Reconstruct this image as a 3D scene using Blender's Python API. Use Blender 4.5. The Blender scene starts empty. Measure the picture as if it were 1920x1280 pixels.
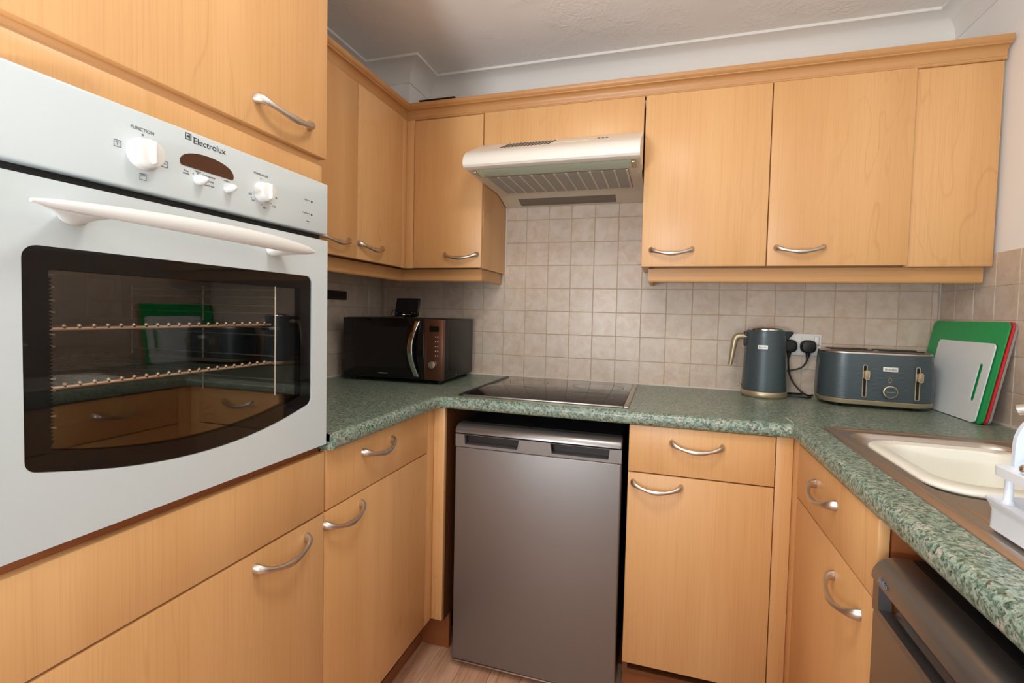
import bpy, bmesh, math, random
from mathutils import Vector, Matrix
random.seed(7)
S = bpy.context.scene
COL = S.collection
PI = math.pi

# ------------------------------------------------------------------ camera, world, lights, exposure
cam_d = bpy.data.cameras.new('camera'); cam = bpy.data.objects.new('camera', cam_d); COL.objects.link(cam)
cam_d.sensor_width = 36; cam_d.lens = 895.678 * 36 / 1920
cam_d.shift_x = -14.73 / 1920; cam_d.shift_y = -19.0 / 1920; cam_d.clip_start = 0.02
CR = Vector((0.95724896, 0.28834062, 0.0231109)); CU = Vector((-0.03309242, 0.02979013, 0.99900823)); CF = Vector((-0.28736618, 0.95706438, -0.03805846))
m3 = Matrix((CR, CU, -CF)).transposed()
cam.matrix_world = Matrix.Translation((1.3465, -2.0869, 1.2311)) @ m3.to_4x4()
S.camera = cam

W = bpy.data.worlds.new('world'); S.world = W; W.use_nodes = True
bg = W.node_tree.nodes['Background']; bg.inputs[0].default_value = (1.0, 0.92, 0.82, 1); bg.inputs[1].default_value = 0.5

def area(name, loc, target, sx, sy, power, col, shape='RECTANGLE'):
    d = bpy.data.lights.new(name, 'AREA'); d.shape = shape; d.size = sx; d.size_y = sy
    d.energy = power; d.color = col
    o = bpy.data.objects.new(name, d); COL.objects.link(o); o.location = loc
    o.rotation_euler = (Vector(target) - Vector(loc)).to_track_quat('-Z', 'Y').to_euler()
    return o
area('ceiling_lamp_light', (1.20, -1.42, 2.235), (1.30, -1.25, 0), 0.30, 0.30, 6.5, (1.0, 0.95, 0.88), 'DISK')
area('bounced_flash_light', (0.75, -3.15, 1.15), (0.85, -2.75, 2.31), 0.35, 0.35, 46, (0.92, 0.965, 1.0))
area('daylight_opening_light', (0.85, -3.5, 1.05), (1.4, -0.9, 2.25), 1.5, 1.5, 19, (0.84, 0.93, 1.0))
area('window_daylight', (2.375, -2.05, 1.62), (0.6, -1.7, 1.35), 1.05, 1.05, 4, (0.88, 0.95, 1.0))

S.view_settings.view_transform = 'Standard'; S.view_settings.look = 'None'
S.view_settings.exposure = 0.0; S.view_settings.gamma = 1.0; S.view_settings.use_curve_mapping = False
S.cycles.max_bounces = 10; S.cycles.diffuse_bounces = 5; S.cycles.glossy_bounces = 5
S.cycles.transparent_max_bounces = 12; S.cycles.use_denoising = True
S.cycles.sample_clamp_indirect = 6

# ------------------------------------------------------------------ materials
def lin(r, g, b):
    f = lambda c: (c / 255 / 12.92) if c <= 10 else ((c / 255 + 0.055) / 1.055) ** 2.4
    return (f(r), f(g), f(b), 1)
class NT:
    def __init__(s, name):
        s.m = bpy.data.materials.new(name); s.m.use_nodes = True
        s.t = s.m.node_tree; s.b = s.t.nodes['Principled BSDF']; s.out = s.t.nodes['Material Output']
    def n(s, typ, **kw):
        o = s.t.nodes.new(typ)
        for k, v in kw.items():
            if k[0] == 'i' and k[1:].isdigit(): o.inputs[int(k[1:])].default_value = v
            else: setattr(o, k, v)
        return o
    def l(s, a, ao, b, bi): s.t.links.new(a.outputs[ao], b.inputs[bi])
    def mix(s, fac, a, b, blend='MIX'):
        x = s.n('ShaderNodeMix', data_type='RGBA', blend_type=blend)
        for i, v in ((0, fac), (6, a), (7, b)):
            if isinstance(v, tuple) and len(v) == 2 and hasattr(v[0], 'outputs'): s.t.links.new(v[0].outputs[v[1]], x.inputs[i])
            else: x.inputs[i].default_value = v
        return (x, 2)
    def math(s, op, a, b=0.0):
        x = s.n('ShaderNodeMath', operation=op)
        for i, v in ((0, a), (1, b)):
            if isinstance(v, tuple): s.t.links.new(v[0].outputs[v[1]], x.inputs[i])
            else: x.inputs[i].default_value = v
        return (x, 0)
    def ramp(s, v, stops):
        x = s.n('ShaderNodeValToRGB'); e = x.color_ramp.elements
        while len(e) < len(stops): e.new(0.5)
        for q, (p, c) in zip(e, stops): q.position = p; q.color = c
        s.t.links.new(v[0].outputs[v[1]], x.inputs[0]); return (x, 0)
    def coords(s, scale=(1, 1, 1), rnd=0.0):
        tc = s.n('ShaderNodeTexCoord'); src = (tc, 3)
        if rnd:
            oi = s.n('ShaderNodeObjectInfo'); k = s.math('MULTIPLY', (oi, 5), rnd)
            a = s.n('ShaderNodeVectorMath', operation='ADD')
            s.l(tc, 3, a, 0); s.t.links.new(k[0].outputs[0], a.inputs[1]); src = (a, 0)
        mp = s.n('ShaderNodeMapping'); mp.inputs[3].default_value = scale
        s.t.links.new(src[0].outputs[src[1]], mp.inputs[0]); return (mp, 0)
    def noise(s, co, scale, detail=3, rough=0.5, dist=0.0):
        x = s.n('ShaderNodeTexNoise'); x.inputs['Scale'].default_value = scale; x.inputs['Detail'].default_value = detail
        x.inputs['Roughness'].default_value = rough; x.inputs['Distortion'].default_value = dist
        s.t.links.new(co[0].outputs[co[1]], x.inputs['Vector']); return (x, 0)
    def base(s, c):
        if isinstance(c[0], (int, float)): s.b.inputs['Base Color'].default_value = c
        else: s.t.links.new(c[0].outputs[c[1]], s.b.inputs['Base Color'])
    def bump(s, h, strength=0.2, dist=0.001):
        x = s.n('ShaderNodeBump'); x.inputs['Strength'].default_value = strength; x.inputs['Distance'].default_value = dist
        s.t.links.new(h[0].outputs[h[1]], x.inputs['Height']); s.l(x, 0, s.b, 'Normal')
    def set(s, rough=0.5, metal=0.0, spec=0.5, coat=0.0):
        s.b.inputs['Roughness'].default_value = rough; s.b.inputs['Metallic'].default_value = metal
        s.b.inputs['Specular IOR Level'].default_value = spec; s.b.inputs['Coat Weight'].default_value = coat
        return s.m
def plain(name, c, rough=0.5, metal=0.0, spec=0.5, coat=0.0, var=0.0, vscale=30):
    t = NT(name)
    if var:
        co = t.coords(); n = t.noise(co, vscale, 3)
        a = tuple(x * (1 - var) for x in c[:3]) + (1,); b = tuple(min(1, x * (1 + var)) for x in c[:3]) + (1,)
        t.base(t.mix(n, a, b))
    else: t.base(c)
    return t.set(rough, metal, spec, coat)

MAPLE_A, MAPLE_B, MAPLE_L = lin(222, 174, 119), lin(208, 156, 101), lin(178, 121, 74)
def wood(name, axis, k=1.0):
    t = NT(name)
    sc = [1, 1, 1]; sc['xyz'.index(axis)] = 0.10
    co = t.coords(tuple(sc), 37.0)
    big = t.noise(co, 5.0, 2, 0.5, 0.6)
    col = t.mix(t.ramp(big, [(0.3, (0, 0, 0, 1)), (0.7, (1, 1, 1, 1))]), MAPLE_A, MAPLE_B)
    sc2 = [1, 1, 1]; sc2['xyz'.index(axis)] = 0.012
    fine = t.noise(t.coords(tuple(sc2), 37.0), 330, 2, 0.6)
    f = t.ramp(fine, [(0.46, (0, 0, 0, 1)), (0.70, (0.20, 0.20, 0.20, 1))])
    col = t.mix(f, col, MAPLE_L)
    sc3 = [1, 1, 1]; sc3['xyz'.index(axis)] = 0.22
    cath = t.noise(t.coords(tuple(sc3), 37.0), 3.2, 3, 0.55, 0.35)
    fr = t.math('FRACT', t.math('MULTIPLY', cath, 15.0))
    ln = t.ramp(fr, [(0.0, (0.26, 0.26, 0.26, 1)), (0.08, (0.0, 0.0, 0.0, 1)), (0.9, (0, 0, 0, 1)), (1.0, (0.26, 0.26, 0.26, 1))])
    mask = t.ramp(t.noise(t.coords(tuple(sc3), 11.0), 4.0, 2), [(0.48, (0, 0, 0, 1)), (0.62, (1, 1, 1, 1))])
    lm = t.mix((1.0), ln, mask, 'MULTIPLY')
    col = t.mix(lm, col, MAPLE_L)
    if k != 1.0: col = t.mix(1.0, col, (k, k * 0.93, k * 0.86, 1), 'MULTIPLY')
    t.base(col)
    return t.set(0.36, 0, 0.42)
M = {}
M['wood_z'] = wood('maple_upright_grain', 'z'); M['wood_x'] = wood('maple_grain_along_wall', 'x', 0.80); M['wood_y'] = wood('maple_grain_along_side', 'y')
M['carcass'] = plain('cabinet_carcass_darkened', lin(112, 64, 32), 0.5, var=0.1)  # darkened so the gaps between fronts show as shaded lines
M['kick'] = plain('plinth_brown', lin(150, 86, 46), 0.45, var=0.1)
M['white_gloss'] = plain('oven_white_enamel', lin(200, 209, 211), 0.16, spec=0.5)
M['white_plastic'] = plain('white_plastic', lin(222, 221, 217), 0.32)
M['ivory_plastic'] = plain('hood_white_paint', lin(232, 226, 216), 0.30)
M['hood_under'] = plain('hood_underside_plastic', lin(206, 194, 174), 0.42)
M['hood_filter'] = plain('hood_filter_slat', lin(150, 138, 122), 0.6)
M['hood_grey'] = plain('hood_filter_grey', lin(120, 108, 96), 0.6)
M['wall'] = plain('wall_paint', lin(240, 238, 235), 0.75, spec=0.2, var=0.01, vscale=3)
M['cove'] = plain('cove_paint', lin(236, 232, 226), 0.7, spec=0.2)
M['black'] = plain('black_gloss', lin(14, 13, 13), 0.08)
M['black_matte'] = plain('black_matte', lin(20, 19, 20), 0.5)
M['black_sat'] = plain('black_satin', lin(24, 20, 20), 0.38, spec=0.35)
M['dark_gap'] = plain('dark_cavity', lin(16, 13, 12), 0.8)
M['chrome'] = plain('chrome', lin(225, 225, 228), 0.07, 1.0)
M['nickel'] = plain('brushed_nickel', lin(206, 196, 186), 0.36, 1.0)
M['steel'] = plain('stainless_steel', lin(196, 186, 178), 0.36, 1.0)
M['gold'] = plain('champagne_metal', lin(186, 170, 142), 0.40, 0.7)
M['wire'] = plain('rack_wire', lin(250, 232, 206), 0.4, 0.9)  # brightened so rack frames and side rails look lit inside the oven
M['wire_shaded'] = plain('rack_wire_shaded', lin(120, 112, 104), 0.3, 1.0)  # same wire metal for the deeper wires, with shade put into its colour
M['green'] = plain('green_board', lin(22, 160, 84), 0.42, var=0.03)
M['red'] = plain('red_board', lin(214, 44, 52), 0.42)
M['grey_board'] = plain('grey_board', lin(150, 142, 138), 0.45)
M['white_board'] = plain('white_board', lin(226, 231, 232), 0.5, var=0.02)
M['cream'] = plain('cream_plastic', lin(238, 237, 226), 0.38)
M['pale_blue'] = plain('pale_blue_plastic', lin(204, 214, 228), 0.34)
M['bluewhite'] = plain('dish_rack_plastic', lin(224, 230, 238), 0.34)
M['ink'] = plain('grey_print', lin(112, 116, 122), 0.5)
M['ink_dark'] = plain('dark_print', lin(52, 54, 58), 0.5)
M['ink_light'] = plain('pale_print', lin(112, 122, 138), 0.5)
M['bronze'] = plain('bronze_panel', lin(112, 74, 56), 0.34, 0.75)
M['brown'] = plain('dark_brown', lin(56, 40, 34), 0.5)
M['display'] = plain('oven_clock_glass', lin(74, 46, 36), 0.12)
M['sealant'] = plain('sealant_white', lin(216, 206, 194), 0.5)
M['grout'] = plain('tan_grout', lin(190, 168, 138), 0.8, var=0.06)
M['grout_l'] = plain('pale_grout', lin(208, 198, 182), 0.8, var=0.04)
M['badge'] = plain('badge_silver', lin(226, 225, 221), 0.35, 0.1)
M['led'] = NT('led_yellow').set(0.4)
_n = M['led'].node_tree.nodes['Principled BSDF']; _n.inputs['Emission Color'].default_value = (0.75, 0.9, 0.1, 1); _n.inputs['Emission Strength'].default_value = 1.2
M['led_b'] = plain('meter_icons', lin(90, 100, 125), 0.4)
def metal_sheet(name, c, rough, axis='x'):
    t = NT(name); sc = [1, 1, 1]; sc['xyz'.index(axis)] = 0.01
    n = t.noise(t.coords(tuple(sc)), 500, 2)
    t.base(t.mix(n, tuple(x * 0.95 for x in c[:3]) + (1,), tuple(x * 1.05 for x in c[:3]) + (1,)))
    return t.set(rough, 0.7)
M['fridge'] = metal_sheet('silver_grey_steel', lin(140, 135, 133), 0.42)
M['fridge_lip'] = plain('silver_lip', lin(150, 144, 142), 0.28, 0.8)
M['recess'] = plain('recess_grey', lin(52, 48, 47), 0.4, 0.4)
M['dw'] = plain('dishwasher_dark_grey', lin(136, 132, 131), 0.34, 0.9)
# ceiling: swirled plaster
t = NT('ceiling_textured'); co = t.coords()
sw = t.noise(co, 22, 3, 0.6, 2.2); fm = t.noise(co, 5, 2)
t.base(lin(244, 240, 235)); t.bump(t.math('MULTIPLY', sw, t.ramp(fm, [(0.42, (0, 0, 0, 1)), (0.6, (1, 1, 1, 1))])), 0.7, 0.006)
M['ceiling'] = t.set(0.8, 0, 0.2)
# tiles
t = NT('mottled_tile'); co = t.coords((1, 1, 1), 51.0)
n1 = t.noise(co, 26, 4, 0.6, 0.4); n2 = t.noise(co, 9, 2)
c = t.mix(t.ramp(n1, [(0.36, (0, 0, 0, 1)), (0.7, (1, 1, 1, 1))]), lin(211, 194, 178), lin(196, 172, 150))
c = t.mix(t.ramp(n2, [(0.45, (0, 0, 0, 1)), (0.75, (0.6, 0.6, 0.6, 1))]), c, lin(206, 195, 182))
oi = t.n('ShaderNodeObjectInfo'); k = t.math('ADD', t.math('MULTIPLY', (oi, 5), 0.07), 0.955)
cc = t.n('ShaderNodeCombineColor')
for i in range(3): t.t.links.new(k[0].outputs[0], cc.inputs[i])
t.base(t.mix(1.0, c, (cc, 0), 'MULTIPLY')); t.bump(n1, 0.12, 0.002)
M['tile'] = t.set(0.32, 0, 0.4)
# worktop laminate
t = NT('green_speckled_laminate'); co = t.coords((1, 1, 1))
a = t.noise(co, 130, 3, 0.65, 0.6); b = t.noise(co, 70, 3, 0.6, 0.8); d = t.noise(t.coords((1.0, 1.0, 1.0)), 170, 2, 0.6, 0.5)
c = t.mix(t.ramp(a, [(0.40, (0, 0, 0, 1)), (0.60, (1, 1, 1, 1))]), lin(84, 105, 91), lin(148, 166, 150))
c = t.mix(t.ramp(b, [(0.55, (0, 0, 0, 1)), (0.66, (0.75, 0.75, 0.75, 1))]), c, lin(190, 180, 164))
c = t.mix(t.ramp(d, [(0.33, (0.85, 0.85, 0.85, 1)), (0.43, (0, 0, 0, 1))]), c, lin(34, 42, 38))
t.base(c); M['worktop'] = t.set(0.30, 0, 0.5)
# floor planks
t = NT('oak_plank'); co = t.coords((1, 0.08, 1), 23.0)
n = t.noise(co, 26, 4, 0.6, 0.5); n2 = t.noise(co, 120, 2)
c = t.mix(t.ramp(n, [(0.35, (0, 0, 0, 1)), (0.68, (1, 1, 1, 1))]), lin(224, 182, 152), lin(190, 140, 108))
c = t.mix(t.ramp(n2, [(0.5, (0, 0, 0, 1)), (0.75, (0.5, 0.5, 0.5, 1))]), c, lin(160, 114, 84))
t.base(c); M['plank'] = t.set(0.33)
# ribbed blue-grey enamel (kettle, toaster)
t = NT('ribbed_slate_enamel'); co = t.coords((1, 1, 1))
sx = t.n('ShaderNodeSeparateXYZ'); t.t.links.new(co[0].outputs[0], sx.inputs[0])
sn = t.math('SINE', t.math('MULTIPLY', (sx, 2), 2 * PI / 0.0042))
t.base(lin(72, 84, 89)); t.bump(sn, 0.35, 0.0006); M['slate'] = t.set(0.27, 0.25)
# glass panes
def glass(name, tint, ior):
    t = NT(name); t.t.nodes.remove(t.b)
    fr = t.n('ShaderNodeFresnel'); ge = t.n('ShaderNodeNewGeometry')
    # a thin pane: the same reflectance on both of its faces
    io = t.math('ADD', t.math('MULTIPLY', (ge, 6), 1 / ior - ior), ior); t.t.links.new(io[0].outputs[0], fr.inputs[0])
    tr = t.n('ShaderNodeBsdfTransparent'); tr.inputs[0].default_value = tint
    gl = t.n('ShaderNodeBsdfGlossy'); gl.inputs['Roughness'].default_value = 0.015; gl.inputs[0].default_value = (1, 1, 1, 1)
    mx = t.n('ShaderNodeMixShader'); t.l(fr, 0, mx, 0); t.l(tr, 0, mx, 1); t.l(gl, 0, mx, 2); t.l(mx, 0, t.out, 0)
    return t.m
M['oven_glass'] = glass('oven_door_glass', (0.98, 0.98, 0.98, 1), 1.24)
M['oven_inner_glass'] = glass('oven_inner_glass', (0.95, 0.92, 0.90, 1), 1.62)
M['frit'] = plain('window_border_black', lin(16, 15, 15), 0.6, spec=0.1)
M['lamp_glass'] = plain('lamp_lens_green', lin(176, 188, 168), 0.2)
M['clear_plastic'] = glass('clear_plastic_rod', (0.88, 0.92, 0.95, 1), 1.4)
M['hob'] = plain('hob_glass', lin(20, 13, 12), 0.05, spec=0.22)
M['hob_ring'] = plain('hob_zone_print', lin(44, 38, 38), 0.22)
M['lamp_shade'] = plain('lamp_opal', lin(240, 236, 228), 0.4)
M['cavity'] = plain('oven_enamel', lin(26, 23, 22), 0.45, spec=0.2)

# ------------------------------------------------------------------ geometry helpers
def link(o): COL.objects.link(o); return o
def worg(o):
    v = Vector(o.location)
    while o.parent: o = o.parent; v += Vector(o.location)
    return v
def thing(name, label, cat, loc=(0, 0, 0), group=None):
    o = link(bpy.data.objects.new(name, None)); o.location = loc; o.empty_display_size = 0.05
    o['label'] = label; o['category'] = cat
    if group: o['group'] = group
    return o
def mesh_of(name, bm, mat, smooth=35):
    bmesh.ops.recalc_face_normals(bm, faces=bm.faces[:])
    me = bpy.data.meshes.new(name); bm.to_mesh(me); bm.free()
    if smooth:
        me.shade_smooth(); me.set_sharp_from_angle(angle=math.radians(smooth))
    for x in (mat if isinstance(mat, (list, tuple)) else [mat]): me.materials.append(M[x] if isinstance(x, str) else x)
    return me
def part(name, bm, mat, parent=None, label=None, smooth=35, kind=None):
    """bm in world coordinates -> one mesh object under parent (a thing or a part)"""
    if parent is not None:
        og = worg(parent)
        bm.transform(Matrix.Translation(-og))
    o = link(bpy.data.objects.new(name, mesh_of(name, bm, mat, smooth)))
    if parent is not None: o.parent = parent
    if label: o['label'] = label
    if kind: o['kind'] = kind
    return o
def struct(name, bm, mat): return part(name, bm, mat, kind='structure')
def inst(name, me, parent, loc, rot=(0, 0, 0), label=None):
    o = link(bpy.data.objects.new(name, me)); o.parent = parent
    o.location = Vector(loc) - worg(parent); o.rotation_euler = rot
    if label: o['label'] = label
    return o
def NB(): return bmesh.new()
def box(bm, x0, x1, y0, y1, z0, z1, bev=0.0, seg=2, mtx=None):
    r = bmesh.ops.create_cube(bm, size=1.0)
    vs = r['verts']
    for v in vs: v.co = Vector(((x0 + x1) / 2 + v.co.x * (x1 - x0), (y0 + y1) / 2 + v.co.y * (y1 - y0), (z0 + z1) / 2 + v.co.z * (z1 - z0)))
    if bev:
        es = list({e for v in vs for e in v.link_edges})
        r2 = bmesh.ops.bevel(bm, geom=vs + es, offset=bev, segments=seg, affect='EDGES', profile=0.5)
        vs = list({v for f in r2['faces'] for v in f.verts} | {v for v in vs if v.is_valid})
    if mtx is not None: bmesh.ops.transform(bm, matrix=mtx, verts=[v for v in vs if v.is_valid])
    return bm
def bx(*a, **k): return box(NB(), *a, **k)
def loft(bm, rings, close=True, cap0=True, cap1=True):
    R = [[bm.verts.new(p) for p in r] for r in rings]
    n = len(R[0])
    for a, b in zip(R, R[1:]):
        for i in range(n if close else n - 1):
            j = (i + 1) % n
            bm.faces.new((a[i], a[j], b[j], b[i]))
    if cap0: bm.faces.new(R[0][::-1])
    if cap1: bm.faces.new(R[-1])
    return bm
def lathe(bm, prof, c, n=32, mtx=None, cap0=True, cap1=True):
    """prof [(r,z)] about vertical axis through c"""
    rings = []
    for r, z in prof:
        ring = []
        for i in range(n):
            a = 2 * PI * i / n; p = Vector((r * math.cos(a), r * math.sin(a), z))
            if mtx is not None: p = mtx @ p
            ring.append(p + Vector(c))
        rings.append(ring)
    return loft(bm, rings, True, cap0, cap1)
def smooth_path(pts, sub=6):
    P = [Vector(p) for p in pts]; out = []
    for i in range(len(P) - 1):
        p0, p1, p2, p3 = P[max(i - 1, 0)], P[i], P[i + 1], P[min(i + 2, len(P) - 1)]
        for k in range(sub):
            u = k / sub
            out.append(0.5 * ((2 * p1) + (-p0 + p2) * u + (2 * p0 - 5 * p1 + 4 * p2 - p3) * u * u + (-p0 + 3 * p1 - 3 * p2 + p3) * u ** 3))
    out.append(P[-1]); return out
def tube(bm, pts, r, n=8, rfun=None):
    rings = []; up = None
    for i, p in enumerate(pts):
        tan = (pts[min(i + 1, len(pts) - 1)] - pts[max(i - 1, 0)]).normalized()
        if up is None: up = Vector((0, 0, 1)) if abs(tan.z) < 0.9 else Vector((1, 0, 0))
        sd = tan.cross(up).normalized(); up = sd.cross(tan).normalized()
        rr = rfun(i / (len(pts) - 1)) if rfun else r
        rings.append([p + (sd * math.cos(2 * PI * k / n) + up * math.sin(2 * PI * k / n)) * rr for k in range(n)])
    return loft(bm, rings)
def prism(bm, poly, axis, a, b):
    """poly in the two other axes (order xyz without axis), extruded along axis from a to b"""
    def P(u, v, w):
        return (w, u, v) if axis == 'x' else ((u, w, v) if axis == 'y' else (u, v, w))
    return loft(bm, [[P(u, v, a) for u, v in poly], [P(u, v, b) for u, v in poly]])
def rrect(w, h, r, n=5, cx=0, cy=0):
    out = []
    for k, (sx, sy) in enumerate(((1, 1), (-1, 1), (-1, -1), (1, -1))):
        for i in range(n + 1):
            a = PI / 2 * k + PI / 2 * i / n
            out.append((cx + sx * (w / 2 - r) + r * math.cos(a), cy + sy * (h / 2 - r) + r * math.sin(a)))
    return out
def plate_with_holes(bm, outer, holes, to3):
    """flat face with holes: loops of 2D points -> triangulated"""
    es = []
    for lp in [outer] + holes:
        vs = [bm.verts.new(to3(*p)) for p in lp]
        es += [bm.edges.new((vs[i], vs[(i + 1) % len(vs)])) for i in range(len(vs))]
    bmesh.ops.triangle_fill(bm, use_beauty=True, use_dissolve=False, edges=es)
    return bm
def extrude_all(bm, vec):
    r = bmesh.ops.extrude_face_region(bm, geom=bm.faces[:])
    bmesh.ops.translate(bm, vec=vec, verts=[v for v in r['geom'] if isinstance(v, bmesh.types.BMVert)])
    return bm
def slab_holes(outer, holes, to3, vec):
    bm = plate_with_holes(NB(), outer, holes, to3); return extrude_all(bm, Vector(vec))
def offset_path(path, d):
    """offset polyline to its left by d, mitred"""
    P = [Vector(p) for p in path]; out = []
    for i, p in enumerate(P):
        dirs = []
        if i > 0: dirs.append((P[i] - P[i - 1]).normalized())
        if i < len(P) - 1: dirs.append((P[i + 1] - P[i]).normalized())
        ns = [Vector((-q.y, q.x)) for q in dirs]
        if len(ns) == 1: out.append(p + ns[0] * d)
        else:
            m = (ns[0] + ns[1]); m = m / max(1e-6, m.length_squared) * 2
            out.append(p + m * d)
    return out
def sweep(bm, path, prof):
    """prof closed polygon [(d,z)], d = offset to the left of path"""
    rings = []
    offs = {d: offset_path(path, d) for d, z in prof}
    for i in range(len(path)):
        rings.append([(offs[d][i].x, offs[d][i].y, z) for d, z in prof])
    return loft(bm, rings)
def text(name, body, size, loc, rot, mat, parent, align='CENTER', ext=0.0002, label=None):
    cu = bpy.data.curves.new(name, 'FONT'); cu.body = body; cu.size = size; cu.extrude = ext
    cu.align_x = align; cu.align_y = 'CENTER'; cu.materials.append(M[mat])
    tmp = bpy.data.objects.new('tmp', cu); me = bpy.data.meshes.new_from_object(tmp); bpy.data.objects.remove(tmp)
    if not me.materials: me.materials.append(M[mat])
    o = link(bpy.data.objects.new(name, me)); o.parent = parent
    o.location = Vector(loc) - worg(parent); o.rotation_euler = rot
    if label: o['label'] = label
    return o
RX, RY, RL = (PI / 2, 0, PI / 2), (PI / 2, 0, 0), (PI / 2, 0, -PI / 2)   # lettering facing +x, -y, -x

# cabinet handle: feet on plane y=0, bows out towards -y
def handle_mesh():
    st = [(-.0700, .0005, .0078, .0112), (-.0690, .007, .0074, .0108), (-.0655, .0135, .0064, .0094), (-.058, .0185, .0052, .0074), (-.044, .0232, .0044, .0054),
          (-.026, .0270, .0048, .0058), (-.010, .0288, .0055, .0072), (0, .0292, .0058, .0076)]
    st = st + [(-x, o, a, b) for x, o, a, b in st[-2::-1]]
    rings = []
    for i, (x, o, a, b) in enumerate(st):
        x0, o0 = st[max(i - 1, 0)][:2]; x1, o1 = st[min(i + 1, len(st) - 1)][:2]
        tx, to = x1 - x0, o1 - o0; L = math.hypot(tx, to); tx /= L; to /= L
        if i in (0, len(st) - 1): tx, to = 0.0, (1.0 if i == 0 else -1.0)
        nx, no = -to, tx
        z = -0.016 * (1 - (abs(x) / .070) ** 2) + 0.006
        rings.append([(x + nx * a * math.cos(2 * PI * k / 12), -(o + no * a * math.cos(2 * PI * k / 12)), z + b * math.sin(2 * PI * k / 12)) for k in range(12)])
    return mesh_of('handle', loft(NB(), rings), 'nickel', 60)
HANDLE = handle_mesh()
def handle(parent, loc, face):
    rz = {'-y': 0, '+x': PI / 2, '-x': -PI / 2}[face]
    return inst('handle', HANDLE, parent, loc, (0, 0, rz))
G = 0.0015  # half gap between fronts
def front(name, parent, face, pos, a0, a1, z0, z1, th=0.018, mat='wood_z', label=None):
    """a door or drawer front; pos = coordinate of its visible face"""
    if face == '-y': b = bx(a0 + G, a1 - G, pos, pos + th, z0, z1, bev=0.0022)
    elif face == '+x': b = bx(pos - th, pos, a0 + G, a1 - G, z0, z1, bev=0.0022)
    else: b = bx(pos, pos + th, a0 + G, a1 - G, z0, z1, bev=0.0022)
    return part(name, b, mat, parent, label)

# ------------------------------------------------------------------ dimensions
XR, H = 2.297, 2.312
ZW, ZU = 0.9403, 0.9004
XL, YB, XRB = 0.5953, -0.5921, 1.7068
YEND = -3.6
# ------------------------------------------------------------------ setting
fl = struct('floor', bx(-0.10, XR + 0.10, YEND, 0.10, -0.06, -0.006), 'kick')
pl_me = [mesh_of('plank', box(NB(), 0.0006, 0.1064, 0, L, -0.0055, 0.0, bev=0.0008, seg=1), 'plank', 30) for L in (0.62, 0.9, 1.2)]
for i in range(12):
    y = -0.42 - 0.13 * ((i * 5) % 7) / 7.0
    x = 0.498 + i * 0.107
    first = True; yy = -0.40
    for k in range(3):
        me = pl_me[(i * 2 + k) % 3]; L = (0.62, 0.9, 1.2)[(i * 2 + k) % 3]
        inst('plank', me, fl, (x, yy - L, 0)); yy -= L + 0.0008
wb = struct('wall_back', bx(-0.10, XR + 0.10, 0.008, 0.10, 0, H + 0.05), 'wall')
wl = struct('wall_left', bx(-0.10, -0.008, YEND, 0.008, 0, H + 0.05), 'wall')
wr = struct('wall_right', slab_holes([(YEND, 0), (0.008, 0), (0.008, H + 0.05), (YEND, H + 0.05)], [[(-2.60, 1.10), (-1.50, 1.10), (-1.50, 2.14), (-2.60, 2.14)]], lambda y, z: (XR + 0.008, y, z), (0.092, 0, 0)), 'wall')
w1 = struct('window_1', slab_holes([(-2.599, 1.101), (-1.501, 1.101), (-1.501, 2.139), (-2.599, 2.139)], [[(-2.54, 1.16), (-2.07, 1.16), (-2.07, 2.08), (-2.54, 2.08)], [(-2.03, 1.16), (-1.56, 1.16), (-1.56, 2.08), (-2.03, 2.08)]], lambda y, z: (XR + 0.030, y, z), (0.040, 0, 0)), 'white_plastic')
for y0 in (-2.5395, -2.0295): part('pane', bx(XR + 0.048, XR + 0.052, y0, y0 + 0.469, 1.1605, 2.0795), 'clear_plastic', w1)
struct('ceiling', bx(-0.10, XR + 0.10, YEND, 0.10, H, H + 0.06), 'ceiling')
# boxed pipe in the back left corner, above the cupboards
struct('trim_1', bx(-0.008, 0.24, -0.18, 0.008, 2.03, H), 'wall')
# plaster cove round the ceiling
cp = [(0.0, H), (0.0, 2.2320), (0.004, 2.2320)] + [(0.004 + 0.069 * (1 - math.cos(a)) , 2.2355 + 0.0 + 0.066 * math.sin(a)) for a in [PI / 2 * k / 7 for k in range(1, 8)]] + [(0.083, 2.3020), (0.083, H)]
path = [(XR + 0.008, YEND), (XR + 0.008, 0.008), (0.24, 0.008), (0.24, -0.18), (-0.008, -0.18), (-0.008, YEND)]
struct('trim_2', sweep(NB(), path, cp), 'cove')
# tiles
TP = 0.1022; TS = 0.1000
def tile_mesh(w, h, ax):
    b = bx(-w / 2, w / 2, -0.0, 0.0055, -h / 2, h / 2, bev=0.0012, seg=1)
    if ax == '+x': b.transform(Matrix.Rotation(PI / 2, 4, 'Z'))
    if ax == '-x': b.transform(Matrix.Rotation(-PI / 2, 4, 'Z'))
    return mesh_of('tile', b, 'tile', 30)
_tm = {}
def tiles(wall, ax, joints, rows, skip=None):
    for j in range(len(rows) - 1):
        for i in range(len(joints) - 1):
            a0, a1, z0, z1 = joints[i], joints[i + 1], rows[j], rows[j + 1]
            if skip and skip(i, j, (a0 + a1) / 2, (z0 + z1) / 2): continue
            w, h = a1 - a0 - 0.0022, z1 - z0 - 0.0022
            if w < 0.006: continue
            key = (round(w, 4), round(h, 4), ax)
            if key not in _tm: _tm[key] = tile_mesh(w, h, ax)
            c = ((a0 + a1) / 2, 0, (z0 + z1) / 2) if ax == '-y' else ((0 if ax == '+x' else XR), (a0 + a1) / 2, (z0 + z1) / 2)
            inst('tile', _tm[key], wall, c)
ROWS = [0.942, 1.0376, 1.1398, 1.242, 1.3442, 1.4464]
JB = [0.003] + [0.0263 + TP * k for k in range(23)]
JB = [j for j in JB if j < XR - 0.004] + [XR - 0.003]
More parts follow.
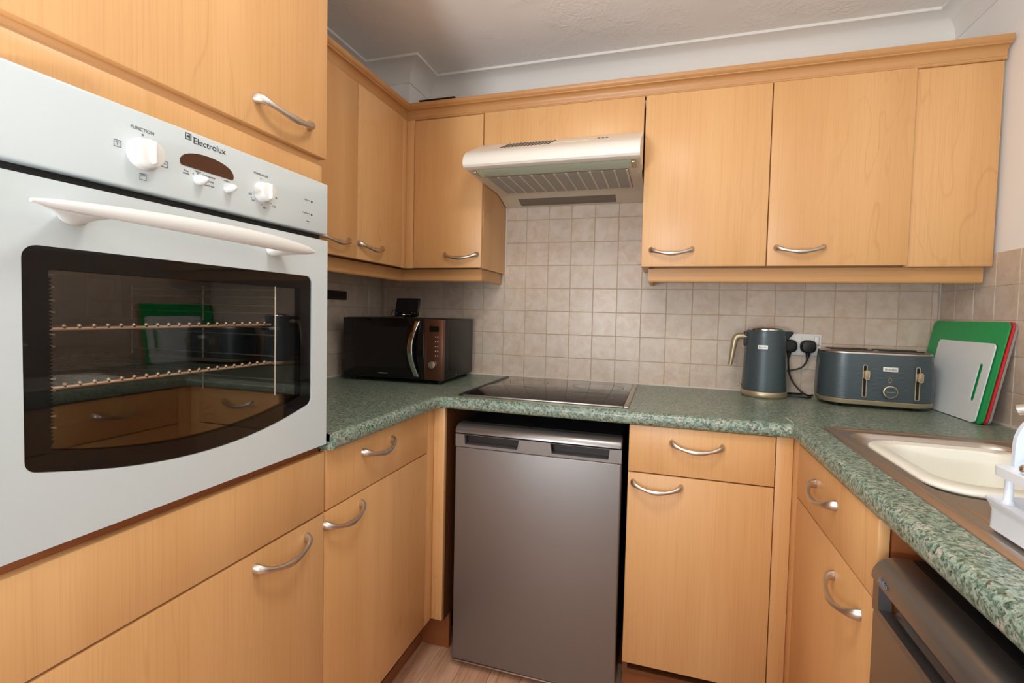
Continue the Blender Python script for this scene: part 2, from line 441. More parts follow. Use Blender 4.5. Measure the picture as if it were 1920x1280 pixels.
tiles(wb, '-y', JB, ROWS + [1.5486, 1.6508, 1.753], lambda i, j, x, z: z > 1.45 and not 0.60 < x < 1.30)
part('grout', bx(0.0, XR, 0.0022, 0.0079, 0.93, 1.4464), 'grout', wb)
part('grout', bx(0.62, 1.30, 0.0022, 0.0079, 1.4466, 1.753), 'grout', wb)
JR = [-0.003] + [-0.093 - TP * k for k in range(15)]
tiles(wr, '-x', [(j) for j in JR][::-1], ROWS)
part('grout', bx(XR + 0.0022, XR + 0.0079, -1.53, -0.0, 0.93, 1.4456), 'grout_l', wr)
tiles(wl, '+x', [-1.135 + TP * k for k in range(12)][:12] + [-0.003], ROWS)
part('grout', bx(-0.0079, -0.0022, -1.15, -0.0, 0.93, 1.4464), 'grout', wl)
# skirting return behind the camera is not in view

# ------------------------------------------------------------------ tall oven cabinet
TY0, TY1 = -1.7575, -1.1535
tc = thing('tall_cabinet', 'tall maple oven housing cabinet at the left edge, doors above and below the oven', 'cabinet', (0.3, (TY0 + TY1) / 2, 0))
b = NB()
box(b, 0.002, 0.575, TY1 - 0.0185, TY1 - 0.0015, 0.10, 2.225); box(b, 0.002, 0.575, TY0 + 0.001, TY0 + 0.018, 0.10, 2.225)
box(b, 0.002, 0.012, TY0 + 0.019, TY1 - 0.019, 0.10, 2.225)
for z in (0.10, 0.880, 1.530, 2.205): box(b, 0.013, 0.570, TY0 + 0.019, TY1 - 0.019, z, z + 0.016)
part('carcass', b, 'wood_z', tc)
d = front('door', tc, '+x', XL, TY0, TY1, 1.5712, 2.222); handle(d, (XL, -1.284, 1.620), '+x')
part('rail', bx(0.571, 0.580, TY0 + 0.0015, TY1 - 0.006, 1.5560, 1.5800, bev=0.001), 'wood_y', tc)
part('rail', bx(0.571, 0.5855, TY0 + 0.0015, TY1 - 0.006, 1.5130, 1.5555, bev=0.001), 'wood_z', tc)
part('rail', bx(0.571, 0.579, TY0 + 0.0015, TY1 - 0.002, 0.8850, 0.9160, bev=0.001), 'kick', tc)
front('drawer_front', tc, '+x', XL, TY0, TY1, 0.7535, 0.8960, label='plain blank maple panel below the oven, without a handle')
d = front('door', tc, '+x', XL, TY0, TY1, 0.150, 0.7490); handle(d, (XL, -1.283, 0.712), '+x')
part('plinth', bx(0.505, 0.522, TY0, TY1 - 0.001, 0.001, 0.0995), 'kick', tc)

# ------------------------------------------------------------------ oven
XO = 0.6053; OY0, OY1 = -1.7575, -1.1623
ov = thing('oven', 'white built-in electric oven with dark curved glass window and white bow handle', 'oven', (0.4, -1.46, 0.917))
b = NB()
cx0, cx1, cy0, cy1, cz0, cz1 = 0.10, 0.574, -1.668, -1.262, 0.965, 1.345
box(b, 0.06, 0.085, -1.735, -1.177, 0.925, 1.505); box(b, 0.085, 0.574, -1.735, -1.675, 0.925, 1.505); box(b, 0.085, 0.574, -1.255, -1.177, 0.925, 1.505)
box(b, 0.085, 0.574, -1.675, -1.255, 0.925, 0.960); box(b, 0.085, 0.574, -1.675, -1.255, 1.350, 1.505)
part('oven_cavity', b, 'cavity', ov)
part('gasket', bx(0.5765, 0.5850, OY0 + 0.002, OY1 - 0.002, 1.352, 1.420), 'black_matte', ov)
cpn = part('control_panel', bx(0.5765, XO, OY0, OY1, 1.3985, 1.5124, bev=0.003, seg=3), 'white_gloss', ov)
# door with window hole
def win(m=0.0, zig=False):
    y0, y1, zt = -1.708 + m, -1.212 - m, 1.301 - m
    pts = []
    def arc(cy, cz, r, a0, a1, n=5):
        for k in range(n + 1):
            a = a0 + (a1 - a0) * k / n; pts.append((cy + r * math.cos(a), cz + r * math.sin(a)))
    r = max(0.016 - m * 0.5, 0.004)
    arc(y1 - r, zt - r, r, 0, PI / 2)[0:0] if False else arc(y1 - r, zt - r, r, 0, PI / 2)
    arc(y0 + r, zt - r, r, PI / 2, PI)
    zb = lambda y: 0.983 + m + 0.040 * ((y + 1.46) / 0.248) ** 2
    if zig:
        z = zt - r - 0.006
        k = 0
        while z > zb(y0) + r + 0.006:
            pts.append((y0 + (0.004 if k % 2 else 0.0), z)); z -= 0.0024; k += 1
    ra = r
    arc(y0 + ra, zb(y0 + ra) + ra, ra, PI, PI * 1.42)
    for k in range(1, 16):
        y = y0 + ra + (y1 - y0 - 2 * ra) * k / 16; pts.append((y, zb(y)))
    arc(y1 - ra, zb(y1 - ra) + ra, ra, PI * 1.58, PI * 2)
    return pts
od = part('door', slab_holes([(OY0, 0.9174), (OY1, 0.9174), (OY1, 1.3850), (OY0, 1.3850)], [win()], lambda y, z: (XO, y, z), (-0.022, 0, 0)), 'white_gloss', ov, smooth=30)
part('window_border', slab_holes(win(0.0006), [win(0.028, True)], lambda y, z: (XO - 0.0032, y, z), (-0.002, 0, 0)), 'frit', od, smooth=30)
part('inner_glass', slab_holes(win(0.012), [], lambda y, z: (XO - 0.0120, y, z), (-0.0020, 0, 0)), 'oven_inner_glass', od, smooth=30)
part('window_glass', slab_holes(win(0.0004), [], lambda y, z: (XO - 0.0006, y, z), (-0.0020, 0, 0)), 'oven_glass', od, smooth=30)
# bow handle
rings = []; N = 24
for i in range(N + 1):
    u = i / N; y = -1.722 + u * 0.462
    w = (math.sin(PI * (u ** 1.15)) ** 0.42) if 0 < u < 1 else 0.0
    out = 0.046 + 0.012 * math.sin(PI * u)
    hz = 0.0022 + 0.0118 * w * (0.72 + 0.38 * u); hx = 0.0030 + 0.006 * w
    zc = 1.3475 + 0.003 * math.sin(PI * u)
    rings.append([(XO + out + hx * math.cos(2 * PI * k / 14), y, zc + hz * math.sin(2 * PI * k / 14)) for k in range(14)])
oh = part('handle', loft(NB(), rings), 'white_plastic', od, smooth=60)
for yc, sgn in ((-1.655, 1), (-1.322, -1)):
    rg = []
    for k in range(8):
        q = k / 7; x = XO + 0.0005 + q * 0.046
        hy = 0.017 + 0.026 * q ** 1.6; yy = yc - sgn * 0.018 * q
        hz = 0.0095 - 0.0030 * q
        rg.append([(x, yy + hy * math.cos(2 * PI * j / 14), 1.3455 - 0.004 * (1 - q) + hz * math.sin(2 * PI * j / 14)) for j in range(14)])
    part('handle_foot', loft(NB(), rg), 'white_plastic', oh if False else od, smooth=60)
# knobs
def knob(yc, zc, r, L, name='knob', ridge=True):
    mt = Matrix.Rotation(PI / 2, 4, 'Y')
    b = lathe(NB(), [(r * 1.12, 0.0), (r * 1.12, 0.004), (r * 1.0, 0.0065), (r * 0.98, L * 0.75), (r * 0.90, L * 0.95), (r * 0.72, L)], (XO, yc, zc), 28, mt)
    k = part(name, b, 'white_plastic', ov, smooth=45)
    if ridge:
        part('grip', bx(XO + L * 0.8, XO + L * 1.28, yc - r * 0.16, yc + r * 0.16, zc - r * 0.80, zc + r * 0.80, bev=r * 0.12, seg=3), 'white_plastic', k)
knob(-1.567, 1.4515, 0.0205, 0.022); knob(-1.349, 1.4500, 0.0175, 0.020)
for y, z in ((-1.479, 1.4375), (-1.424, 1.4385)):
    mt = Matrix.Rotation(PI / 2, 4, 'Y')
    part('knob', lathe(NB(), [(0.0085, 0), (0.0080, 0.006), (0.0062, 0.014), (0.0035, 0.019), (0.001, 0.0205)], (XO, y, z), 20, mt), 'white_plastic', ov, smooth=60)
# clock window: half moon
pts = []
for k in range(17):
    a = PI * k / 16; pts.append((-1.4615 + 0.0495 * math.cos(a), 1.4585 + 0.0225 * math.sin(a) ** 0.8))
pts += [(-1.4615 - 0.047, 1.4545), (-1.4615 + 0.047, 1.4545)]
part('clock_window', slab_holes(pts, [], lambda y, z: (XO + 0.0004, y, z), (0.0004, 0, 0)), 'display', ov, smooth=0)
XT = XO + 0.0004
text('lettering', 'Electrolux', 0.0145, (XT, -1.4585, 1.4990), RX, 'ink_dark', ov)
b = NB(); y0 = -1.4965; z0 = 1.5025; e = 0.0050
for a in ((-e, e, e - 0.0009, e), (-e, e, -e, -e + 0.0009), (-e, -e + 0.0009, -e, e), (e - 0.0009, e, -e, e)): box(b, XT, XT + 0.0003, y0 + a[0], y0 + a[1], z0 + a[2], z0 + a[3])
prism(b, [(y0 - 0.0034, z0), (y0, z0 - 0.0016), (y0, z0 + 0.0016)], 'x', XT, XT + 0.0003)
prism(b, [(y0 + 0.0028, z0 + 0.0028), (y0, z0 + 0.0016), (y0, z0 - 0.0016), (y0 + 0.0028, z0 - 0.0028)], 'x', XT, XT + 0.0003)
part('emblem', b, 'ink_dark', ov, smooth=0)
text('lettering', 'FUNCTION', 0.0066, (XT, -1.567, 1.4865), RX, 'ink', ov)
text('lettering', 'TEMPERATURE', 0.0052, (XT, -1.352, 1.4820), RX, 'ink', ov)
for s, y, z, sz in (('Time\nsetting', -1.5005, 1.4450, 0.0040), ('Manual', -1.4805, 1.4510, 0.0040), ('Cook duration', -1.4600, 1.4485, 0.0040), ('End time', -1.4585, 1.4405, 0.0040), ('Cook time', -1.4590, 1.4335, 0.0040), ('-  setting  +', -1.4270, 1.4505, 0.0036),
                    ('50', -1.3235, 1.4640, 0.0052), ('100', -1.3155, 1.4470, 0.0048), ('150', -1.3200, 1.4290, 0.0052), ('200', -1.3440, 1.4215, 0.0052), ('250', -1.3700, 1.4300, 0.0052), ('275', -1.3765, 1.4400, 0.0052),
                    ('Power on', -1.2290, 1.4630, 0.0040), ('Temperature', -1.2320, 1.4350, 0.0040), ('Safety', -1.2260, 1.4185, 0.0040)):
    text('lettering', s, sz, (XT, y, z), RX, 'ink', ov)
b = NB()
def dot(y, z, r):
    prism(b, [(y + r * math.cos(2 * PI * k / 12), z + r * math.sin(2 * PI * k / 12)) for k in range(12)], 'x', XT, XT + 0.0004)
for y, z, r in ((-1.352, 1.4750, 0.0011), (-1.4885, 1.4455, 0.0008), (-1.4805, 1.4478, 0.0009), (-1.4735, 1.4455, 0.0009), (-1.3735, 1.4345, 0.0008), (-1.3500, 1.4260, 0.0008), (-1.3280, 1.4330, 0.0008)): dot(y, z, r)
for k in range(14):
    a = -PI * 0.92 + k * PI * 0.80 / 13; dot(-1.349 + 0.0235 * math.cos(a), 1.450 + 0.0235 * math.sin(a), 0.00035)
part('scale_dots', b, 'ink_dark', ov, smooth=0, kind='stuff')
for z in (1.4620, 1.4340):
    mt = Matrix.Rotation(PI / 2, 4, 'Y'); part('indicator_lamp', lathe(NB(), [(0.0022, 0), (0.0020, 0.0008)], (XO, -1.215, z), 12, mt), 'black', ov)
def icon(y, z, q):
    b = NB()
    s = 0.0048; w = 0.0007
    for a in ((-s, s, s - w, s), (-s, s, -s, -s + w), (-s, -s + w, -s, s), (s - w, s, -s, s)): box(b, XT, XT + 0.0003, y + a[0], y + a[1], z + a[2], z + a[3])
    if q == 0: box(b, XT, XT + 0.0003, y - w / 2, y + w / 2, z - s * .5, z + s * .3); box(b, XT, XT + 0.0003, y - s * .5, y + s * .5, z + s * .3, z + s * .3 + w)
    if q == 1: box(b, XT, XT + 0.0003, y - s * .4, y + s * .4, z, z + w)
    if q == 2:
        for k in range(3): box(b, XT, XT + 0.0003, y - s * .6 + k * s * .5, y - s * .6 + k * s * .5 + w, z + s * .3, z + s * .9)
    part('function_icon', b, 'ink', ov, smooth=0)
icon(-1.601, 1.4560, 0); icon(-1.5345, 1.4470, 1); icon(-1.567, 1.4185, 2)
b2 = NB()
mt = Matrix.Rotation(PI / 2, 4, 'Y')
part('function_icon', lathe(b2, [(0.0016, 0), (0.0016, 0.0006)], (XO, -1.567, 1.4795), 12, mt), 'ink', ov)
# ladder rails inside the oven
for yy in (-1.268, -1.660):
    b = NB()
    for xx in (0.560, 0.36, 0.14): tube(b, [Vector((xx, yy, 1.045)), Vector((xx, yy, 1.275))], 0.0018, 6)
    for z in (1.062, 1.078, 1.112, 1.128, 1.172, 1.188, 1.218, 1.234, 1.252, 1.268):
        tube(b, [Vector((0.14, yy, z)), Vector((0.560, yy, z)), Vector((0.566, yy - 0.006 * (1 if yy > -1.4 else -1), z))], 0.0014, 6)
    part('side_rail', b, 'wire', ov)
def oven_rack(z, lab):
    t = thing('oven_rack', lab, 'rack', (0.35, -1.464, z), 'wire shelves inside the oven')
    b = NB()
    y0, y1, x0, x1 = -1.654, -1.274, 0.13, 0.553
    tube(b, [Vector((x1, y0, z)), Vector((x1, y1, z)), ], 0.0026, 8); tube(b, [Vector((x0, y0, z)), Vector((x0, y1, z))], 0.0026, 8)
    tube(b, [Vector((x0, y0, z)), Vector((x1, y0, z))], 0.0026, 8); tube(b, [Vector((x0, y1, z)), Vector((x1, y1, z))], 0.0026, 8)
    for k in range(20): bmesh.ops.create_icosphere(b, subdivisions=1, radius=0.0030, matrix=Matrix.Translation((x1 + 0.0010, y0 + 0.017 + k * (y1 - y0 - 0.034) / 19, z + 0.0042)))  # wire ends as beads, in the brightened wire colour for highlights
    part('frame', b, 'wire', t)
    me = None
    for k in range(20):
        y = y0 + 0.017 + k * (y1 - y0 - 0.034) / 19
        if me is None:
            bb = NB(); tube(bb, [Vector((x0 - 0.35, 0, 0.0035)), Vector((x1 - 0.35 + 0.0015, 0, 0.0035)), Vector((x1 - 0.35 + 0.0035, 0, 0.001))], 0.0015, 6)
            me = mesh_of('rack_wire', bb, 'wire_shaded', 60)
        o = link(bpy.data.objects.new('rack_wire', me)); o.parent = t; o.location = (0, y + 1.464, 0)
oven_rack(1.1950, 'upper wire shelf inside the oven, seen through the glass window')
oven_rack(1.1140, 'lower wire shelf inside the oven, seen through the glass window')

# ------------------------------------------------------------------ left base cabinet
DY0, DY1 = -1.1525, -0.641
bc = thing('base_cabinet', 'maple base cabinet with drawer and door, between the oven cabinet and the fridge', 'cabinet', (0.3, -0.85, 0), 'maple base cabinets under the worktop')
b = NB(); box(b, 0.002, 0.575, DY0 + 0.001, DY0 + 0.017, 0.10, 0.898); box(b, 0.002, 0.575, DY1 + 0.002, DY1 + 0.018, 0.10, 0.898)
box(b, 0.002, 0.575, DY0 + 0.018, DY1 + 0.001, 0.10, 0.117); box(b, 0.002, 0.010, DY0 + 0.018, DY1 + 0.001, 0.118, 0.898)
part('carcass', b, 'carcass', bc)
d = front('drawer_front', bc, '+x', XL, DY0 + 0.001, DY1, 0.7525, 0.8985); handle(d, (XL, -0.935, 0.848), '+x')
d = front('door', bc, '+x', XL, DY0 - 0.002, DY1, 0.150, 0.7490); handle(d, (XL, -1.082, 0.713), '+x')
part('corner_post', bx(0.5745, 0.5930, DY1 + 0.0005, -0.5725, 0.146, 0.8985, bev=0.0015), 'wood_z', bc)
part('corner_post', bx(0.5935, 0.6345, -0.5915, -0.5725, 0.146, 0.8985, bev=0.0015), 'wood_z', bc)
part('end_panel', bx(0.6160, 0.6335, -0.5720, -0.012, 0.135, 0.8985), 'carcass', bc)
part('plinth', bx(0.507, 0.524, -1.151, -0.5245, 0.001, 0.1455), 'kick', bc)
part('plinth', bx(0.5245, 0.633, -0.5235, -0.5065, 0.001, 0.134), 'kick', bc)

# ------------------------------------------------------------------ fridge & dishwasher share one door design
def appliance(t, W_, Hh, D_, mat, lipmat, tf, zbot, lip_top, lip_bot, seam, pk, brandx, body=True):
    """local frame: x across 0..W, y depth (front face y=0, body behind +y), z up; tf maps to world"""
    def put(nm, bm, m, p, **k):
        bm.transform(tf); return part(nm, bm, m, p, **k)
    put('cabinet_body', bx(0.004, W_ - 0.004, 0.052, D_, 0.012, Hh - 0.006, bev=0.004), 'black_sat', t)
    d = put('door', bx(0, W_, 0.0, 0.050, zbot, seam - 0.0012, bev=0.005, seg=3), mat, t)
    # pocket strip with two finger pockets
    x0, x1, x2, x3 = pk
    zt = lip_bot - 0.001; zl = seam + 0.009; sl = 0.006
    h1 = [(x0, zt - 0.001), (x1, zt - 0.001), (x1 - sl, zl), (x0 + sl * .4, zl)]
    h2 = [(x2, zt - 0.001), (x3, zt - 0.001), (x3 - sl * .6, zl), (x2 + sl, zl)]
    b = slab_holes([(0, seam), (W_, seam), (W_, zt), (0, zt)], [h1, h2], lambda x, z: (x, 0.0, z), (0, 0.018, 0))
    put('handle_strip', b, mat, d, smooth=30)
    put('finger_recess', bx(0.002, W_ - 0.002, 0.030, 0.049, seam + 0.0005, zt), 'recess', d)
    for q in (h1, h2):
        put('recess_floor', prism(NB(), [(0.0185, zl - 0.006), (0.0295, zl + 0.001), (0.0295, zl - 0.006)], 'x', q[0][0] + 0.001, q[1][0] - 0.001), 'fridge_lip', d)
    # rounded lip
    prof = [(0.050, lip_bot), (0.002, lip_bot)]
    for k in range(9):
        a = PI / 2 * k / 8
        prof.append((-0.005 + 0.034 * (1 - math.cos(a)), lip_bot + 0.005 + (lip_top - lip_bot - 0.005) * math.sin(a)))
    prof += [(0.050, lip_top)]
    b = prism(NB(), prof, 'x', 0.0, W_)
    bmesh.ops.recalc_face_normals(b, faces=b.faces[:])
    bmesh.ops.bevel(b, geom=[e for e in b.edges if abs(e.verts[0].co.x - e.verts[1].co.x) < 1e-6], offset=0.004, segments=3, affect='EDGES', profile=0.5)
    lp = put('door_lip', b, lipmat, d, smooth=50)
    put('top_panel', bx(0.006, W_ - 0.006, 0.0515, D_ - 0.01, Hh - 0.0055, Hh - 0.0005), 'black_matte', t)
    for fx in (0.05, W_ - 0.05):
        for fy in (0.09, D_ - 0.06):
            put('foot', lathe(NB(), [(0.018, 0.0005), (0.018, 0.008), (0.010, 0.0118)], (fx, fy, 0), 12), 'black_matte', t)
    return d, lp
fr = thing('fridge', 'silver grey undercounter fridge below the hob, with finger pockets along its top', 'fridge', (0.96, -0.32, 0))
tf = Matrix.Translation((0.6800, -0.6000, 0))
fd, flp = appliance(fr, 0.5565, 0.850, 0.57, 'fridge', 'fridge_lip', tf, 0.030, 0.8490, 0.8170, 0.7735, (0.032, 0.226, 0.330, 0.520), 0.05)
text('lettering', 'beko', 0.013, (0.7080, -0.6052, 0.8270), (PI / 2 - 0.2, 0, 0), 'ink_light', fd, ext=0.0003)
part('bottom_trim', bx(0.6805, 1.2360, -0.6005, -0.560, 0.0245, 0.0292, bev=0.001), 'nickel', fr)
dw = thing('dishwasher', 'dark grey dishwasher under the worktop at the right, with rounded door lip', 'dishwasher', (2.0, -1.48, 0))
tf = Matrix.Translation((1.6900, -1.1820, 0)) @ Matrix.Rotation(-PI / 2, 4, 'Z')
dd, dlp = appliance(dw, 0.5980, 0.853, 0.57, 'dw', 'dw', tf, 0.030, 0.8510, 0.8110, 0.762, (0.020, 0.262, 0.336, 0.578), 0.05)
text('lettering', 'beko', 0.014, (1.6850, -1.2280, 0.8255), (PI / 2 - 0.25, 0, -PI / 2), 'ink_light', dd, ext=0.0004)

# ------------------------------------------------------------------ right part of the back run
X7, X8 = 1.2550, 1.6640
bc = thing('base_cabinet', 'maple base cabinet with drawer and door, directly right of the fridge', 'cabinet', (1.46, -0.3, 0), 'maple base cabinets under the worktop')
b = NB(); box(b, X7 + 0.001, X7 + 0.017, -0.572, -0.012, 0.10, 0.898); box(b, X8 - 0.017, X8 - 0.001, -0.572, -0.012, 0.10, 0.898)
box(b, X7 + 0.018, X8 - 0.018, -0.572, -0.012, 0.10, 0.117); box(b, X7 + 0.018, X8 - 0.018, -0.020, -0.012, 0.118, 0.898)
part('carcass', b, 'carcass', bc)
d = front('drawer_front', bc, '-y', YB, X7, X8, 0.7535, 0.8975, ); handle(d, (1.4520, YB, 0.846), '-y')
d = front('door', bc, '-y', YB, X7, X8, 0.148, 0.7500); handle(d, (1.3420, YB, 0.714), '-y')
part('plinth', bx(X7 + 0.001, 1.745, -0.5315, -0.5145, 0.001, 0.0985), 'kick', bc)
part('corner_post', bx(X8 + 0.001, XRB + 0.0015, -0.5900, -0.5725, 0.146, 0.8985, bev=0.0015), 'wood_z', bc)
part('corner_post', bx(XRB + 0.0020, XRB + 0.0190, -0.6430, -0.5725, 0.146, 0.8985, bev=0.0015), 'wood_z', bc)
# right run base cabinet
Y0, Y1 = -1.1480, -0.6445
bc = thing('base_cabinet', 'maple base cabinet with drawer and door facing left, beside the dishwasher', 'cabinet', (2.0, -0.9, 0), 'maple base cabinets under the worktop')
b = NB(); box(b, XRB + 0.020, XR - 0.004, Y0 + 0.001, Y0 + 0.017, 0.10, 0.898); box(b, XRB + 0.020, XR - 0.004, Y1 - 0.017, Y1 - 0.001, 0.10, 0.780)
box(b, XRB + 0.020, XR - 0.004, Y0 + 0.018, Y1 - 0.018, 0.10, 0.117)
part('carcass', b, 'kick', bc)
d = front('drawer_front', bc, '-x', XRB, Y0, Y1, 0.7550, 0.8975); handle(d, (XRB, -0.876, 0.836), '-x')
d = front('door', bc, '-x', XRB, Y0, Y1, 0.148, 0.7515); handle(d, (XRB, -1.022, 0.691), '-x')
part('plinth', bx(1.7465, 1.763, Y0 + 0.001, Y1 - 0.001, 0.001, 0.0985), 'kick', bc)

# ------------------------------------------------------------------ worktop
wt = thing('worktop', 'green speckled laminate worktop running round three sides with rounded front edge', 'worktop', (1.1, -0.3, ZU))
XWL, YW, XWR, YS = 0.6238, -0.6106, 1.6990, -2.25
def wpath():
    p = [(XWL, -1.1530)]; r = 0.035; c = (XWL + r, YW - r)
    for k in range(7):
        a = PI - PI / 2 * k / 6; p.append((c[0] + r * math.cos(a), c[1] + r * math.sin(a)))
    r = 0.008; c = (XWR - r, YW - r)
    for k in range(4):
        a = PI / 2 - PI / 2 * k / 3; p.append((c[0] + r * math.cos(a), c[1] + r * math.sin(a)))
    p.append((XWR, YS)); return p
WP = wpath()
prof = [(0.016 - 0.016 * math.sin(a), ZW - 0.016 + 0.016 * math.cos(a)) for a in [PI / 2 * k / 6 for k in range(7)]]
prof += [(0.0, ZU + 0.010), (0.003, ZU + 0.003), (0.010, ZU), (0.055, ZU), (0.055, ZW - 0.002), (0.016, ZW - 0.002)]
part('front_edge', sweep(NB(), WP, prof), 'worktop', wt, smooth=50)
edge = offset_path(WP, 0.016)
outer = [(v.x, v.y) for v in edge] + [(XR - 0.0015, YS), (XR - 0.0015, -0.0015), (0.0015, -0.0015), (0.0015, -1.1530)]
hole = rrect(0.350, 0.490, 0.03, 4, 1.972, -0.890)
b = slab_holes(outer, [hole], lambda x, y: (x, y, ZW), (0, 0, -0.020))
part('top_surface', b, 'worktop', wt, smooth=0)
b = NB(); box(b, 0.0018, XR - 0.0018, -0.0065, -0.0002, ZW + 0.0002, ZW + 0.0058); box(b, 0.0002, 0.0065, -1.150, -0.0068, ZW + 0.0002, ZW + 0.0058); box(b, XR - 0.0065, XR - 0.0002, -1.55, -0.0068, ZW + 0.0002, ZW + 0.0058)
part('sealant_bead', b, 'sealant', wt)
b = NB(); tube(b, [Vector((1.7015, -0.515, ZW)), Vector((1.7060, -0.580, ZW))], 0.0010, 6)
part('joint_strip', b, 'badge', wt)

# ------------------------------------------------------------------ hob
hb = thing('hob', 'black glass ceramic hob with metal side trims, let into the worktop above the fridge', 'hob', (0.96, -0.31, ZW))
part('glass_top', bx(0.690, 1.234, -0.560, -0.050, ZW + 0.0006, ZW + 0.0056, bev=0.0015), 'hob', hb)
part('side_trim', bx(0.674, 0.6895, -0.566, -0.048, ZW + 0.0004, ZW + 0.0062, bev=0.002), 'black_sat', hb)
part('side_trim', bx(1.2345, 1.251, -0.566, -0.048, ZW + 0.0004, ZW + 0.0062, bev=0.002), 'steel', hb)
part('front_trim', bx(0.6900, 1.2340, -0.5670, -0.5603, ZW + 0.0004, ZW + 0.0058, bev=0.0015), 'steel', hb)
for cx, cy, r in ((0.815, -0.40, 0.105), (1.105, -0.42, 0.082), (0.815, -0.17, 0.080), (1.105, -0.18, 0.100)):
    ring = [[(cx + rr * math.cos(2 * PI * k / 40), cy + rr * math.sin(2 * PI * k / 40), ZW + 0.00585) for k in range(40)] for rr in (r, r - 0.0022, r - 0.014, r - 0.0148)]
    b = NB(); loft(b, ring[:2], True, False, False); loft(b, ring[2:], True, False, False)
    part('cooking_zone', b, 'hob_ring', hb)

# ------------------------------------------------------------------ wall cupboards
ZB_, ZT = 1.4089, 2.0154
XU, YU = 0.3057, -0.3021
wc = thing('wall_cabinet', 'two-door maple wall cupboard on the left wall beside the oven cabinet', 'cabinet', (0.15, -0.64, ZB_), 'maple wall cupboards')
part('carcass', bx(0.002, 0.287, -0.9365, -0.337, ZB_ + 0.002, 2.0165), 'carcass', wc)
d = front('door', wc, '+x', XU, -0.9365, -0.6365, ZB_, ZT); handle(d, (XU, -0.757, 1.458), '+x')
d = front('door', wc, '+x', XU, -0.6365, -0.3360, ZB_, ZT); handle(d, (XU, -0.557, 1.458), '+x')
part('end_panel', bx(0.002, 0.2945, -1.1520, -0.9375, ZB_ + 0.002, 2.0165), 'wood_z', wc)
wc = thing('wall_cabinet', 'narrow single-door maple wall cupboard in the back left corner above the microwave', 'cabinet', (0.32, -0.15, ZB_), 'maple wall cupboards')
part('carcass', bx(0.002, 0.6250, -0.2835, -0.010, ZB_ + 0.002, 2.0165), 'carcass', wc)
part('corner_post', bx(0.2875, 0.3010, -0.3345, -0.2945, ZB_ - 0.001, ZT + 0.001, bev=0.0015), 'wood_z', wc)
part('corner_post', bx(0.3012, 0.3360, -0.3000, -0.2840, ZB_ - 0.001, ZT + 0.001, bev=0.0015), 'wood_z', wc)
part('side_panel', bx(0.6255, 0.6425, -0.2837, -0.0050, ZB_ - 0.001, 2.0165), 'wood_z', wc)
part('sealant_bead', bx(0.6428, 0.6475, -0.0045, -0.0003, ZB_ - 0.001, 1.708), 'sealant', wc)
d = front('door', wc, '-y', YU, 0.3380, 0.6430, ZB_, ZT - 0.004); handle(d, (0.5560, YU, 1.455), '-y')
wc = thing('wall_cabinet', 'short maple wall cupboard front directly above the cooker hood', 'cabinet', (0.95, -0.15, 1.89), 'maple wall cupboards')
part('carcass', bx(0.6450, 1.2560, -0.2835, -0.010, 1.8930, 2.0165), 'carcass', wc)
front('door', wc, '-y', YU, 0.6430, 1.2580, 1.8300, ZT)
wc = thing('wall_cabinet', 'single-door maple wall cupboard immediately right of the cooker hood', 'cabinet', (1.46, -0.15, ZB_), 'maple wall cupboards')
part('carcass', bx(1.2625, 1.6695, -0.2835, -0.010, ZB_ + 0.002, 2.0165), 'wood_z', wc)
d = front('door', wc, '-y', YU, 1.2600, 1.6705, ZB_, ZT); handle(d, (1.3640, YU, 1.462), '-y')
wc = thing('wall_cabinet', 'single-door maple wall cupboard with side filler panel, against the right wall above the toaster', 'cabinet', (1.97, -0.15, ZB_), 'maple wall cupboards')
part('carcass', bx(1.6715, 2.0690, -0.2835, -0.010, ZB_ + 0.002, 2.0165), 'wood_z', wc)
d = front('door', wc, '-y', YU, 1.6705, 2.0720, ZB_, ZT); handle(d, (1.7680, YU, 1.463), '-y')
part('filler_panel', bx(2.0700, 2.2935, -0.2860, -0.2680, ZB_ - 0.003, 2.0165, bev=0.0015), 'wood_z', wc)
# cornice: one moulding over both runs
co_ = thing('cornice', 'maple cornice moulding along the top of the wall cupboards, mitred in the corner', 'cornice', (0.9, -0.3, 2.0175))
cz = 2.0172
cprof = [(0.022, cz), (-0.006, cz), (-0.009, cz + 0.003), (-0.009, cz + 0.008), (-0.006, cz + 0.0105), (-0.007, cz + 0.013)]
for k in range(1, 7):
    a = PI / 2 * k / 6; cprof.append((-0.007 - 0.019 * (1 - math.cos(a)), cz + 0.013 + 0.024 * math.sin(a)))
cprof += [(-0.028, cz + 0.038), (-0.0285, cz + 0.041), (-0.034, cz + 0.0445), (-0.037, cz + 0.050), (-0.038, cz + 0.0585), (-0.036, cz + 0.0600), (0.022, cz + 0.0600)]
cpath = [(0.2860, -1.152), (0.2860, -0.2840), (2.2960, -0.2840)]
cprof = [(-d, z) for d, z in cprof]
# left of the path (heading +y then +x) is away from the room, so offsets towards the room are negative
part('moulding', sweep(NB(), cpath, [(-d, z) for d, z in cprof]), 'wood_x', co_, smooth=30)
